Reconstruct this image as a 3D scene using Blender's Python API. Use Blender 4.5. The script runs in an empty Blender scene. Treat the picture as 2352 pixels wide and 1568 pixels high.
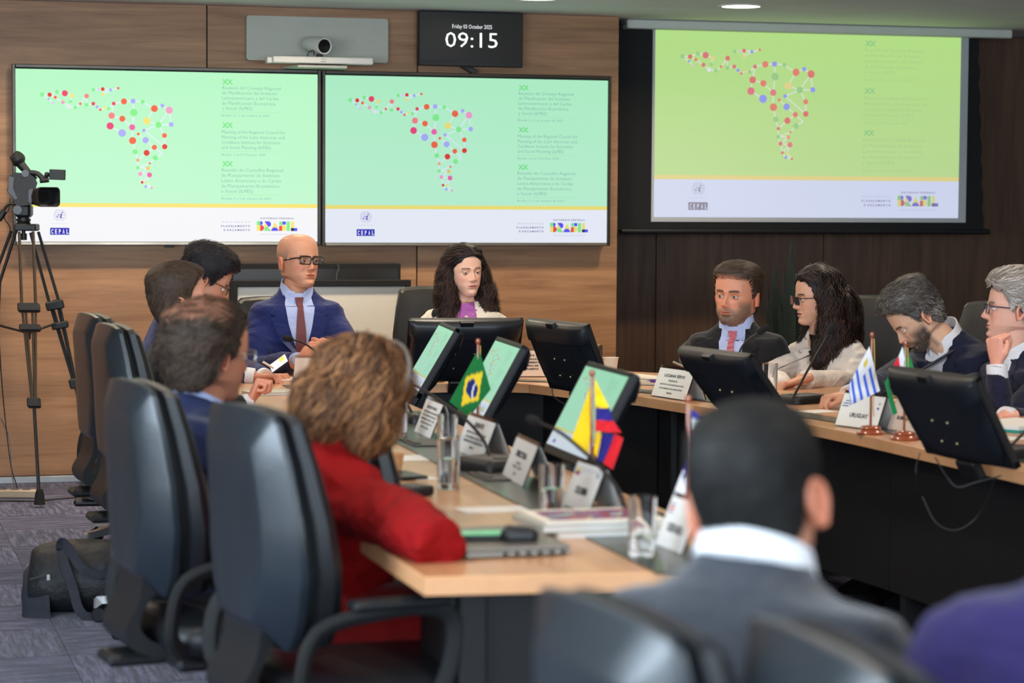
import bpy, math, random
import numpy as np
from mathutils import Vector, Matrix, noise
from mathutils.bvhtree import BVHTree
random.seed(7); np.random.seed(7)
SC = bpy.context.scene
COL = SC.collection
PI = math.pi

# ---------------------------------------------------------------- camera
FPX, PITCH, ROLL, YAW, EYE = 5500.0, 0.0611614, 0.0060858, 0.2785604, 1.52
FW = Vector((math.sin(YAW)*math.cos(PITCH), math.cos(YAW)*math.cos(PITCH), -math.sin(PITCH)))
RT = Vector((math.cos(YAW), -math.sin(YAW), 0)); UP = RT.cross(FW)
CAMP = Vector((0, 0, EYE))
cr, sr = math.cos(ROLL), math.sin(ROLL)
r2 = RT*cr + UP*sr; u2 = UP*cr - RT*sr
cam = bpy.data.cameras.new('camera'); camo = bpy.data.objects.new('camera', cam); COL.objects.link(camo)
M = Matrix.Identity(4)
for i in range(3):
    M[i][0] = r2[i]; M[i][1] = u2[i]; M[i][2] = -FW[i]; M[i][3] = CAMP[i]
camo.matrix_world = M
cam.sensor_width = 36; cam.lens = FPX/2352*36; cam.clip_start = .1; cam.clip_end = 60
cam.dof.use_dof = True; cam.dof.focus_distance = 10.4; cam.dof.aperture_fstop = 3.4
SC.camera = camo

def ray(px, py):
    a, b = px-1176, py-784
    u = cr*a+sr*b; v = -sr*a+cr*b
    return FW + RT*(u/FPX) - UP*(v/FPX)
def at(px, py, Z): return CAMP + ray(px, py)*Z            # a point Z metres down the lens axis
def onz(px, py, z):
    d = ray(px, py); return CAMP + d*((z-EYE)/d.z)
def ony(px, py, y):
    d = ray(px, py); return CAMP + d*(y/d.y)

# ---------------------------------------------------------------- world, lights, exposure
w = bpy.data.worlds.new('world'); SC.world = w; w.use_nodes = True
w.node_tree.nodes['Background'].inputs[0].default_value = (.80, .90, 1.0, 1)
w.node_tree.nodes['Background'].inputs[1].default_value = .35
def area(name, loc, aim, sx, sy, power, col, spread=PI, shape='RECTANGLE'):
    l = bpy.data.lights.new(name, 'AREA'); l.shape = shape; l.size = sx; l.size_y = sy; l.energy = power; l.color = col; l.spread = spread
    o = bpy.data.objects.new(name, l); COL.objects.link(o); o.location = loc
    o.rotation_euler = (Vector(aim)-Vector(loc)).to_track_quat('-Z', 'Y').to_euler()
    return o
# daylight through the windows of the rear and the side wall behind the photographer
area('daylight_rear_window', (-.9, -2.35, 1.65), (.5, 8, 5.5), 2.8, 1.5, 310, (.72, .86, 1.0))
area('daylight_second_rear_window', (3.2, -2.35, 1.65), (3.2, 8, 5.5), 2.8, 1.5, 260, (.72, .86, 1.0))
area('daylight_side_window', (-2.6, 3.6, 1.65), (2, 6, 4.6), 4.0, 1.5, 270, (.70, .85, 1.0))
SC.view_settings.view_transform = 'Standard'
SC.view_settings.look = 'None'
SC.view_settings.exposure = 0.12
SC.view_settings.gamma = 1.0
SC.view_settings.use_curve_mapping = False
SC.cycles.use_denoising = True
SC.cycles.max_bounces = 8
SC.cycles.transparent_max_bounces = 12
SC.cycles.caustics_reflective = False
SC.cycles.caustics_refractive = False
SC.cycles.sample_clamp_indirect = 4

# ---------------------------------------------------------------- materials
def lin(c):
    c = [x/255 for x in c[:3]]
    return tuple(x/12.92 if x <= .04045 else ((x+.055)/1.055)**2.4 for x in c)
def _new(name):
    m = bpy.data.materials.new(name); m.use_nodes = True
    return m, m.node_tree, m.node_tree.nodes['Principled BSDF']
def mat(name, rgb, rough=.5, metal=0, var=.12, scale=12, bump=0, bscale=60, spec=.5, stretch=(1, 1, 1), coat=0, sheen=0, rand=0, alpha=None, emit=0, trans=0, ior=1.45):
    """principled material whose colour is broken up by noise"""
    m, nt, b = _new(name); c = lin(rgb)
    N, L = nt.nodes, nt.links
    tc = N.new('ShaderNodeTexCoord'); mp = N.new('ShaderNodeMapping'); mp.inputs['Scale'].default_value = stretch
    L.new(tc.outputs['Object'], mp.inputs[0])
    if var > 0:
        n = N.new('ShaderNodeTexNoise'); n.inputs['Scale'].default_value = scale; n.inputs['Detail'].default_value = 4
        L.new(mp.outputs[0], n.inputs['Vector'])
        r = N.new('ShaderNodeValToRGB')
        r.color_ramp.elements[0].position = .3; r.color_ramp.elements[1].position = .7
        r.color_ramp.elements[0].color = tuple(x*(1-var) for x in c)+(1,)
        r.color_ramp.elements[1].color = tuple(min(1, x*(1+var)) for x in c)+(1,)
        L.new(n.outputs['Fac'], r.inputs[0]); src = r.outputs[0]
        if rand > 0:
            oi = N.new('ShaderNodeObjectInfo'); hs = N.new('ShaderNodeHueSaturation')
            mr = N.new('ShaderNodeMapRange'); mr.inputs[3].default_value = 1-rand; mr.inputs[4].default_value = 1+rand
            L.new(oi.outputs['Random'], mr.inputs[0]); L.new(mr.outputs[0], hs.inputs['Value']); L.new(src, hs.inputs['Color']); src = hs.outputs[0]
        L.new(src, b.inputs['Base Color'])
    else:
        b.inputs['Base Color'].default_value = c+(1,)
    b.inputs['Roughness'].default_value = rough; b.inputs['Metallic'].default_value = metal
    b.inputs['Specular IOR Level'].default_value = spec; b.inputs['Coat Weight'].default_value = coat
    b.inputs['Sheen Weight'].default_value = sheen; b.inputs['IOR'].default_value = ior
    if trans: b.inputs['Transmission Weight'].default_value = trans
    if bump > 0:
        n2 = N.new('ShaderNodeTexNoise'); n2.inputs['Scale'].default_value = bscale; n2.inputs['Detail'].default_value = 3
        L.new(mp.outputs[0], n2.inputs['Vector'])
        bp = N.new('ShaderNodeBump'); bp.inputs['Strength'].default_value = bump; bp.inputs['Distance'].default_value = .01
        L.new(n2.outputs['Fac'], bp.inputs['Height']); L.new(bp.outputs[0], b.inputs['Normal'])
    if emit:
        b.inputs['Emission Color'].default_value = c+(1,); b.inputs['Emission Strength'].default_value = emit
    return m
def vcol(name, rough=.5, spec=.4, bump=.0, bscale=300, sss=0, emit=None, sheen=0):
    """colour attribute 'Col' drives the colour (and the light, for screens)"""
    m, nt, b = _new(name); N, L = nt.nodes, nt.links
    a = N.new('ShaderNodeVertexColor'); a.layer_name = 'Col'
    b.inputs['Roughness'].default_value = rough; b.inputs['Specular IOR Level'].default_value = spec; b.inputs['Sheen Weight'].default_value = sheen
    if emit:
        s, tint, base = emit; b.inputs['Specular IOR Level'].default_value = .06
        mx = N.new('ShaderNodeMix'); mx.data_type = 'RGBA'; mx.blend_type = 'MULTIPLY'; mx.inputs[0].default_value = 1
        L.new(a.outputs[0], mx.inputs[6]); mx.inputs[7].default_value = tint+(1,)
        L.new(mx.outputs[2], b.inputs['Emission Color']); b.inputs['Emission Strength'].default_value = s
        b.inputs['Base Color'].default_value = base+(1,)
    else:
        n = N.new('ShaderNodeTexNoise'); n.inputs['Scale'].default_value = bscale*.25; n.inputs['Detail'].default_value = 4
        tc = N.new('ShaderNodeTexCoord'); L.new(tc.outputs['Object'], n.inputs['Vector'])
        mr = N.new('ShaderNodeMapRange'); mr.inputs[3].default_value = .9; mr.inputs[4].default_value = 1.1; L.new(n.outputs['Fac'], mr.inputs[0])
        hs = N.new('ShaderNodeHueSaturation'); L.new(mr.outputs[0], hs.inputs['Value']); L.new(a.outputs[0], hs.inputs['Color'])
        L.new(hs.outputs[0], b.inputs['Base Color'])
        if sss:
            b.inputs['Subsurface Weight'].default_value = sss; b.inputs['Subsurface Radius'].default_value = (.012, .005, .003); b.inputs['Subsurface Scale'].default_value = 1
        if bump:
            n2 = N.new('ShaderNodeTexNoise'); n2.inputs['Scale'].default_value = bscale; L.new(tc.outputs['Object'], n2.inputs['Vector'])
            bp = N.new('ShaderNodeBump'); bp.inputs['Strength'].default_value = bump; bp.inputs['Distance'].default_value = .002
            L.new(n2.outputs['Fac'], bp.inputs['Height']); L.new(bp.outputs[0], b.inputs['Normal'])
    return m
def wood(name, dark, light, axis, scale=1.0, rough=.45, rand=0, coat=0):
    """veneer: grain streaks run along the given axis"""
    m, nt, b = _new(name); N, L = nt.nodes, nt.links
    tc = N.new('ShaderNodeTexCoord'); mp = N.new('ShaderNodeMapping')
    s = [14*scale]*3; s['xyz'.index(axis)] = .9*scale
    mp.inputs['Scale'].default_value = s; L.new(tc.outputs['Object'], mp.inputs[0])
    oi = N.new('ShaderNodeObjectInfo'); ml = N.new('ShaderNodeMath'); ml.operation = 'MULTIPLY'; ml.inputs[1].default_value = 40
    L.new(oi.outputs['Random'], ml.inputs[0]); L.new(ml.outputs[0], mp.inputs['Location'])
    n = N.new('ShaderNodeTexNoise'); n.inputs['Scale'].default_value = 1.3; n.inputs['Detail'].default_value = 8; n.inputs['Roughness'].default_value = .62; n.inputs['Distortion'].default_value = .6
    L.new(mp.outputs[0], n.inputs['Vector'])
    mp2 = N.new('ShaderNodeMapping'); s2 = [90*scale]*3; s2['xyz'.index(axis)] = 3*scale; mp2.inputs['Scale'].default_value = s2; L.new(tc.outputs['Object'], mp2.inputs[0])
    n2 = N.new('ShaderNodeTexNoise'); n2.inputs['Scale'].default_value = 1.5; n2.inputs['Detail'].default_value = 3; L.new(mp2.outputs[0], n2.inputs['Vector'])
    ad = N.new('ShaderNodeMath'); ad.operation = 'MULTIPLY_ADD'; ad.inputs[1].default_value = .28; L.new(n2.outputs['Fac'], ad.inputs[0]); L.new(n.outputs['Fac'], ad.inputs[2])
    r = N.new('ShaderNodeValToRGB'); e = r.color_ramp.elements
    e[0].position = .42; e[1].position = .86; e[0].color = lin(dark)+(1,); e[1].color = lin(light)+(1,)
    L.new(ad.outputs[0], r.inputs[0]); L.new(r.outputs[0], b.inputs['Base Color'])
    b.inputs['Roughness'].default_value = rough; b.inputs['Coat Weight'].default_value = coat; b.inputs['Coat Roughness'].default_value = .2
    bp = N.new('ShaderNodeBump'); bp.inputs['Strength'].default_value = .08; bp.inputs['Distance'].default_value = .002
    L.new(n2.outputs['Fac'], bp.inputs['Height']); L.new(bp.outputs[0], b.inputs['Normal'])
    return m
def glassy(name, rgb=(255, 255, 255), rough=0.02, ior=1.45):
    m, nt, b = _new(name)
    b.inputs['Base Color'].default_value = lin(rgb)+(1,); b.inputs['Roughness'].default_value = rough; b.inputs['Transmission Weight'].default_value = 1; b.inputs['IOR'].default_value = ior
    return m
def acrylic(name):
    """thin clear sheet: mostly see-through with a sharp sheen"""
    m, nt, b = _new(name); N, L = nt.nodes, nt.links
    g = N.new('ShaderNodeBsdfGlossy'); g.inputs['Roughness'].default_value = .05
    t = N.new('ShaderNodeBsdfTransparent'); t.inputs[0].default_value = (.93, .96, .95, 1)
    f = N.new('ShaderNodeFresnel'); f.inputs[0].default_value = 1.5
    ad = N.new('ShaderNodeMath'); ad.operation = 'ADD'; ad.inputs[1].default_value = .05; L.new(f.outputs[0], ad.inputs[0])
    x = N.new('ShaderNodeMixShader'); L.new(ad.outputs[0], x.inputs[0]); L.new(t.outputs[0], x.inputs[1]); L.new(g.outputs[0], x.inputs[2])
    L.new(x.outputs[0], N['Material Output'].inputs[0]); return m

# ---------------------------------------------------------------- geometry collector
class G:
    def __init__(s): s.v = []; s.f = []; s.m = []; s.c = []; s.n = 0
    def add(s, V, F, mi=0, col=None):
        V = np.asarray(V, float).reshape(-1, 3); s.v.append(V)
        o = s.n
        if isinstance(F, np.ndarray): s.f += (F+o).tolist(); k = len(F)
        else: s.f += [[i+o for i in f] for f in F]; k = len(F)
        s.m += [mi]*k
        if col is not None:
            col = np.asarray(col, float)
            s.c.append(np.tile(col[:3], (len(V), 1)) if col.ndim == 1 else col[:, :3])
        else: s.c.append(np.ones((len(V), 3))*.5)
        s.n += len(V); return s
    def box(s, c, d, mi=0, R=None, b=0, col=None):
        """box centred on c, size d, chamfered by b"""
        d = np.array(d)/2; b = min(b, min(d)*.9)
        if b <= 0:
            V = np.array([(x, y, z) for x in (-1, 1) for y in (-1, 1) for z in (-1, 1)])*d
            F = [(0, 1, 3, 2), (4, 6, 7, 5), (0, 4, 5, 1), (2, 3, 7, 6), (0, 2, 6, 4), (1, 5, 7, 3)]
        else:
            V = []; idx = {}
            for sx in (-1, 1):
                for sy in (-1, 1):
                    for sz in (-1, 1):
                        for ax in range(3):
                            p = np.array([sx, sy, sz])*d - np.array([sx, sy, sz])*b
                            p[ax] += (sx, sy, sz)[ax]*b
                            idx[(sx, sy, sz, ax)] = len(V); V.append(p)
            F = []
            for ax in range(3):
                o = [i for i in range(3) if i != ax]
                for sg in (-1, 1):
                    q = []
                    for a, c2 in ((-1, -1), (1, -1), (1, 1), (-1, 1)):
                        k = [0, 0, 0]; k[ax] = sg; k[o[0]] = a; k[o[1]] = c2
                        q.append(idx[(*k, ax)])
                    F.append(q if sg*(1, -1, 1)[ax] > 0 else q[::-1])
            for ax in range(3):           # edges parallel to ax
                o = [i for i in range(3) if i != ax]
                for a in (-1, 1):
                    for c2 in (-1, 1):
                        k0 = [0, 0, 0]; k0[o[0]] = a; k0[o[1]] = c2; k1 = list(k0); k0[ax] = -1; k1[ax] = 1
                        F.append([idx[(*k0, o[0])], idx[(*k1, o[0])], idx[(*k1, o[1])], idx[(*k0, o[1])]])
            for sx in (-1, 1):
                for sy in (-1, 1):
                    for sz in (-1, 1): F.append([idx[(sx, sy, sz, a)] for a in range(3)])
            V = np.array(V)
        if R is not None: V = V @ np.array(R.to_3x3()).T
        return s.add(V+np.array(c), F, mi, col)
    def loft(s, rings, mi=0, cap=True, closed=True, col=None):
        R = np.asarray(rings, float); k, n = R.shape[:2]
        a = np.arange(k-1)[:, None]*n; j = np.arange(n if closed else n-1)[None]; j2 = (j+1) % n
        F = np.stack([a+j, a+j2, a+n+j2, a+n+j], -1).reshape(-1, 4)
        V = R.reshape(-1, 3); s.add(V, F, mi, None if col is None else (col.reshape(-1, 3) if np.ndim(col) > 1 else col))
        if cap and closed:
            o = s.n-len(V)
            s.f.append([o+i for i in range(n)][::-1]); s.f.append([o+(k-1)*n+i for i in range(n)]); s.m += [mi, mi]
        return s
    def tube(s, path, r, n=10, mi=0, cap=True, flat=1, col=None, up=None):
        P = [Vector(p) for p in path]; k = len(P)
        r = [r]*k if np.isscalar(r) else list(r)
        rings = []; prev = None
        for i in range(k):
            t = (P[min(i+1, k-1)]-P[max(i-1, 0)]).normalized()
            if prev is None:
                h = Vector(up) if up else (Vector((0, 0, 1)) if abs(t.z) < .9 else Vector((1, 0, 0)))
                x = t.cross(h).normalized()
            else: x = (prev-t*prev.dot(t)).normalized()
            prev = x; y = t.cross(x)
            rings.append([P[i]+x*(math.cos(2*PI*j/n)*r[i])+y*(math.sin(2*PI*j/n)*r[i]*flat) for j in range(n)])
        return s.loft(rings, mi, cap, col=col)
    def lathe(s, prof, c=(0, 0, 0), n=24, mi=0, R=None, cap=True, col=None):
        a = np.arange(n)*2*PI/n
        V = np.array([[(r*np.cos(t), r*np.sin(t), z) for t in a] for r, z in prof])
        if R is not None: V = V @ np.array(R.to_3x3()).T
        return s.loft(V+np.array(c), mi, cap, col=col)
    def prism(s, poly, h, mi=0, xf=None, col=None):
        """poly in local xy, extruded 0..h in z"""
        n = len(poly)
        V = np.array([(x, y, 0) for x, y in poly]+[(x, y, h) for x, y in poly], float)
        if xf is not None:
            A = np.array(xf); V = V @ A[:3, :3].T + A[:3, 3]
        F = [list(range(n))[::-1], list(range(n, 2*n))]+[[i, (i+1) % n, n+(i+1) % n, n+i] for i in range(n)]
        return s.add(V, F, mi, col)
    def ball(s, c, r, mi=0, n=12, k=8, R=None, col=None):
        r = (r, r, r) if np.isscalar(r) else r
        pr = [(max(math.sin(PI*i/k), 1e-3), -math.cos(PI*i/k)) for i in range(k+1)]
        a = np.arange(n)*2*PI/n
        V = np.array([[(q*np.cos(t)*r[0], q*np.sin(t)*r[1], z*r[2]) for t in a] for q, z in pr])
        if R is not None: V = V @ np.array(R.to_3x3()).T
        return s.loft(V+np.array(c), mi, col=col)
    def xf(s, A):
        A = np.array(A); s.v = [v @ A[:3, :3].T + A[:3, 3] for v in s.v]; return s
    def merge(s, g, mi=0):
        o = s.n; s.v += g.v; s.c += g.c; s.f += [[i+o for i in f] for f in g.f]; s.m += [m+mi for m in g.m]; s.n += g.n; return s
    def mesh(s, name, colors=False, smooth=35):
        me = bpy.data.meshes.new(name)
        V = np.concatenate(s.v) if s.v else np.zeros((0, 3))
        me.from_pydata(V.tolist(), [], s.f)
        me.polygons.foreach_set('material_index', s.m)
        if colors:
            ca = me.color_attributes.new('Col', 'FLOAT_COLOR', 'POINT')
            C = np.concatenate(s.c); ca.data.foreach_set('color', np.hstack([C, np.ones((len(C), 1))]).ravel())
        if smooth:
            me.polygons.foreach_set('use_smooth', [True]*len(s.f))
            if smooth < 180: me.set_sharp_from_angle(angle=math.radians(smooth))
        me.update(); return me
    def build(s, name, mats, parent=None, world=False, **kw):
        if world and parent is not None:
            loc = np.array(parent.matrix_world.translation if parent.type != 'EMPTY' else parent.location); s.v = [v-loc for v in s.v]
        me = s.mesh(name, **kw)
        for m_ in (mats if isinstance(mats, (list, tuple)) else [mats]): me.materials.append(m_)
        return link(name, me, parent)
def link(name, me, parent=None):
    o = bpy.data.objects.new(name, me); COL.objects.link(o)
    if parent is not None: o.parent = parent
    return o
def thing(name, label, cat, loc=(0, 0, 0), rz=0, group=None):
    o = bpy.data.objects.new(name, None); COL.objects.link(o); o.location = loc; o.rotation_euler = (0, 0, rz); o.empty_display_size = .05
    o['label'] = label; o['category'] = cat
    if group: o['group'] = group
    return o
def tag(o, label, cat, group=None):
    o['label'] = label; o['category'] = cat
    if group: o['group'] = group
    return o
def struct(o): o['kind'] = 'structure'; return o
def kids(o): return [c for c in bpy.data.objects if c.parent == o]
def dup(o, loc=None, rz=None, label=None, parent=None, group=None):
    c = o.copy(); COL.objects.link(c)
    if parent is not None: c.parent = parent
    if loc is not None: c.location = loc
    if rz is not None: c.rotation_euler = (0, 0, rz)
    if label: c['label'] = label
    if group: c['group'] = group
    for k in kids(o): dup(k, parent=c)
    return c
def rrect(w, h, r, k=4):
    """rounded rectangle outline centred on 0"""
    out = []
    for cx, cy, a0 in ((w/2-r, h/2-r, 0), (-w/2+r, h/2-r, 90), (-w/2+r, -h/2+r, 180), (w/2-r, -h/2+r, 270)):
        for i in range(k+1):
            a = math.radians(a0+90*i/k); out.append((cx+r*math.cos(a), cy+r*math.sin(a)))
    return out
def smooth_path(pts, n=6):
    """Catmull-Rom through the points"""
    P = [Vector(p) for p in pts]; P = [P[0]*2-P[1]]+P+[P[-1]*2-P[-2]]; out = []
    for i in range(1, len(P)-2):
        for j in range(n):
            t = j/n; a, b, c, d = P[i-1:i+3]
            out.append(.5*((2*b)+(c-a)*t+(2*a-5*b+4*c-d)*t*t+(3*b-a-3*c+d)*t**3))
    out.append(P[-2]); return out
def text_geo(s, size=1, bold=0, align='LEFT', res=2):
    """(verts, faces) of a line of text, flat in xy; cap height is about .7 of size"""
    cu = bpy.data.curves.new('t', 'FONT'); cu.body = s; cu.size = size; cu.align_x = align; cu.offset = bold; cu.resolution_u = res
    o = bpy.data.objects.new('t', cu); me = o.to_mesh()
    V = np.array([v.co[:] for v in me.vertices]).reshape(-1, 3); F = [list(p.vertices) for p in me.polygons]
    o.to_mesh_clear(); bpy.data.objects.remove(o); bpy.data.curves.remove(cu)
    return V, F
_tc = {}
def text_fit(g, s, x0, x1, y, h, bold=0, col=(0, 0, 0), mi=0, z=0, space=None):
    """line of text from x0 to x1 on baseline y with cap height h"""
    k = (s, bold)
    if k not in _tc:
        V, F = text_geo(s, 1, bold); _tc[k] = (V, F, V[:, 0].min(), V[:, 0].max())
    V, F, a, b = _tc[k]; V = V.copy()
    V[:, 0] = (V[:, 0]-a)/(b-a)*(x1-x0)+x0; V[:, 1] = V[:, 1]/.729*h+y; V[:, 2] = z
    g.add(V, F, mi, col)
# ================================================================ the room
CEIL = 2.51; YB = 12.68; YR = 13.4; XC = 4.235
m_oak = wood('oak_panel', (126, 88, 58), (174, 130, 92), 'x', 1.0, .5, rand=1)
m_dark = wood('walnut_panel', (66, 47, 35), (108, 79, 58), 'z', 1.0, .5)
m_gap = mat('gap_dark', (18, 14, 12), .8, var=0)
m_ceil = mat('ceiling_paint', (244, 246, 240), .85, var=.03, scale=3, bump=.05, bscale=120)
m_wallp = mat('wall_paint', (196, 192, 182), .8, var=.04, scale=4)
m_alu = mat('brushed_aluminium', (176, 180, 182), .4, metal=.6, var=.06)
m_black = mat('black_plastic', (22, 22, 24), .45, var=.15, scale=30, bump=.05, bscale=400)
m_blackm = mat('matt_black', (14, 14, 15), .8, var=.2, scale=20)

def carpet(name):
    m, nt, b = _new(name); N, L = nt.nodes, nt.links
    tc = N.new('ShaderNodeTexCoord')
    def tex(sx, sy, sc, det=6):
        mp = N.new('ShaderNodeMapping'); mp.inputs['Scale'].default_value = (sx, sy, 1); L.new(tc.outputs['Object'], mp.inputs[0])
        oi = N.new('ShaderNodeObjectInfo'); mm = N.new('ShaderNodeMath'); mm.operation = 'MULTIPLY'; mm.inputs[1].default_value = 37; L.new(oi.outputs['Random'], mm.inputs[0]); L.new(mm.outputs[0], mp.inputs['Location'])
        n = N.new('ShaderNodeTexNoise'); n.inputs['Scale'].default_value = sc; n.inputs['Detail'].default_value = det; n.inputs['Roughness'].default_value = .7; L.new(mp.outputs[0], n.inputs['Vector']); return n
    a = tex(2.5, 26, 2.2); c = tex(30, 260, 2.0, 3)
    ad = N.new('ShaderNodeMath'); ad.operation = 'MULTIPLY_ADD'; ad.inputs[1].default_value = .7; L.new(c.outputs['Fac'], ad.inputs[0]); L.new(a.outputs['Fac'], ad.inputs[2])
    r = N.new('ShaderNodeValToRGB'); e = r.color_ramp.elements
    e[0].position = .62; e[0].color = lin((16, 16, 32))+(1,); e[1].position = 1.12; e[1].color = lin((108, 106, 138))+(1,)
    k = e.new(.82); k.color = lin((50, 49, 74))+(1,)
    L.new(ad.outputs[0], r.inputs[0]); L.new(r.outputs[0], b.inputs['Base Color']); b.inputs['Roughness'].default_value = .95; b.inputs['Specular IOR Level'].default_value = .1; b.inputs['Sheen Weight'].default_value = .2
    bp = N.new('ShaderNodeBump'); bp.inputs['Strength'].default_value = .5; bp.inputs['Distance'].default_value = .004; L.new(c.outputs['Fac'], bp.inputs['Height']); L.new(bp.outputs[0], b.inputs['Normal'])
    return m
m_carpet = carpet('carpet')
floor = struct(G().box((2.2, 5.4, -.06), (10, 16.1, .108)).build('floor', m_carpet))
tile0 = G().box((0, 0, 0), (.497, .497, .008), b=.0015).mesh('carpet_tile', smooth=0)
tile0.materials.append(m_carpet)
for i in range(12):
    for j in range(15):
        o = link('carpet_tile', tile0, floor); o.location = (-.5+.5*i, 5.75+.5*j-.1, -.004+random.uniform(0, .0004)); o.rotation_euler = (0, 0, PI/2 if (i+j) % 2 else 0)
        if o.location.y > YB-.2 and o.location.x < XC: o.location.y = YB-.26
ceiling = struct(G().box((2.2, 5.4, CEIL+.06), (10, 16.1, .12)).build('ceiling', m_ceil))

# wall_back: veneered panels with shadow gaps on a dark carcass
wb = struct(G().box(((XC-2.8)/2-.02, YB+.06, CEIL/2), (XC+2.8-.05, .1, CEIL)).build('wall_back', m_gap))
seams = [-2.8, -1.5, -.36, .785, 1.94, 3.085, XC]
for a, b in zip(seams[:-1], seams[1:]):
    G().box(((a+b)/2, YB+.012, CEIL/2+.018), (b-a-.007, .024, CEIL-.04), b=.001).build('oak_panel', m_oak, wb, smooth=0)
struct(G().box(((XC-2.8)/2, YB-.004, .017), (XC+2.8, .012, .034), b=.002).build('baseboard_back', m_alu, smooth=0))
wr = struct(G().box((5.7, YR+.1, CEIL/2), (3.0, .1, CEIL)).build('wall_recess', m_gap))
for a, b in ((XC, 4.72), (4.72, 5.79), (5.79, 7.2)):
    G().box(((a+b)/2, YR+.03, CEIL/2), (b-a-.006, .04, CEIL-.01), b=.001).build('walnut_panel', m_dark, wr, smooth=0)
struct(G().box((XC-.03, (YB+YR)/2+.07, CEIL/2), (.05, YR-YB-.05, CEIL-.002)).build('wall_return', m_dark, smooth=0))
# side and rear walls with their windows
def pierced_wall(name, along, fixed, a0, a1, holes, z0, z1):
    g = G()
    def bx(p, q, zz0, zz1):
        if along == 'x': g.box(((p+q)/2, fixed, (zz0+zz1)/2), (q-p, .16, zz1-zz0))
        else: g.box((fixed, (p+q)/2, (zz0+zz1)/2), (.16, q-p, zz1-zz0))
    xs = [a0]+[v for h in holes for v in h]+[a1]
    for i in range(0, len(xs), 2): bx(xs[i], xs[i+1], 0, CEIL)
    for h in holes: bx(h[0], h[1], 0, z0); bx(h[0], h[1], z1, CEIL)
    return struct(g.build(name, m_wallp, smooth=0))
pierced_wall('wall_rear', 'x', -2.58, -2.8, 7.2, [(-2.3, .5), (1.8, 4.6)], .9, 2.4)
pierced_wall('wall_left', 'y', -2.88, -2.6, 13.4, [(1.6, 5.6)], .9, 2.4)
struct(G().box((7.24, 5.4, CEIL/2), (.1, 16.1, CEIL)).build('wall_right', m_dark, smooth=0))
m_frame = mat('window_frame_paint', (190, 192, 190), .4, var=.03)
def window(n, along, fixed, a0, a1):
    g = G()
    def bar(p, q, zz0, zz1):
        if along == 'x': g.box(((p+q)/2, fixed, (zz0+zz1)/2), (q-p, .06, zz1-zz0), b=.004)
        else: g.box((fixed, (p+q)/2, (zz0+zz1)/2), (.06, q-p, zz1-zz0), b=.004)
    bar(a0, a1, .9, .96); bar(a0, a1, 2.34, 2.4)
    for x in np.linspace(a0, a1-.05, 4): bar(x, x+.05, .96, 2.34)
    struct(g.build('window_%d' % n, m_frame, smooth=0))
window(1, 'x', -2.6, -2.3, .5); window(2, 'x', -2.6, 1.8, 4.6); window(3, 'y', -2.9, 1.6, 5.6)

# ceiling downlights
m_lamp = mat('lamp_diffuser', (255, 244, 225), .4, var=0, emit=9)
m_ring = mat('lamp_ring', (225, 224, 216), .5, var=.02)
ring = G().lathe([(.1, 0), (.1, -.006), (.118, -.006), (.122, -.001), (.122, .004), (.1, .004)], n=36, cap=False)
ringm = ring.mesh('frame'); ringm.materials.append(m_ring)
dfm = G().lathe([(.001, -.003), (.1, -.003), (.1, 0), (.001, 0)], n=36, cap=False).mesh('diffuser'); dfm.materials.append(m_lamp)
LIGHTS = [(1.17, 11.7), (2.31, 11.7), (3.45, 11.64), (4.59, 11.75), (.03, 11.7)]
for y in (9.6, 7.4, 5.2, 3.0): LIGHTS += [(x, y) for x in (.6, 2.5, 4.4)]
for i, (x, y) in enumerate(LIGHTS):
    seen = i in (2, 3)
    lab = {2: 'round recessed downlight at the top edge above the clock screen', 3: 'round recessed downlight glowing in front of the projection screen'}.get(i, 'round recessed ceiling downlight over the meeting room')
    if seen:
        t = thing('ceiling_light', lab, 'ceiling light', (x, y, CEIL), group='recessed ceiling downlights'); link('frame', ringm, t); link('diffuser', dfm, t)
    else:
        t = link('recessed_lamp', ringm, ceiling); t.location = (x, y, CEIL); link('diffuser', dfm, t)
    l = bpy.data.lights.new('downlight', 'AREA'); l.shape = 'DISK'; l.size = .18; l.energy = 17 if y > 11 else (13 if y > 8 else 8); l.color = (1.0, .80, .58) if y > 11 else (1.0, .86, .68); l.spread = math.radians(150)
    o = bpy.data.objects.new('downlight', l); COL.objects.link(o); o.location = (x, y, CEIL-.02)

# ================================================================ the slide shown on every screen
T1 = dict(x0=.932, x1=2.521, z0=1.268, z1=2.162)   # picture of the first television on the plane y = YT
YT = 12.60
c_ = [ony(px, py, YT) for px, py in ((37.5, 155), (731.5, 168.3), (727, 555.5), (35.2, 554))]
T1 = dict(x0=(c_[0].x+c_[3].x)/2, x1=(c_[1].x+c_[2].x)/2, z0=(c_[2].z+c_[3].z)/2, z1=(c_[0].z+c_[1].z)/2)
c_ = [ony(px, py, YT) for px, py in ((747.8, 171.4), (1396, 180.6), (1394.4, 556.6), (746, 557.4))]
T2 = dict(x0=(c_[0].x+c_[3].x)/2, x1=(c_[1].x+c_[2].x)/2, z0=(c_[2].z+c_[3].z)/2, z1=(c_[0].z+c_[1].z)/2)
def sl(px, py):
    p = ony(px, py, YT); return ((p.x-T1['x0'])/(T1['x1']-T1['x0'])*16, (p.z-T1['z0'])/(T1['z1']-T1['z0'])*9)
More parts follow.
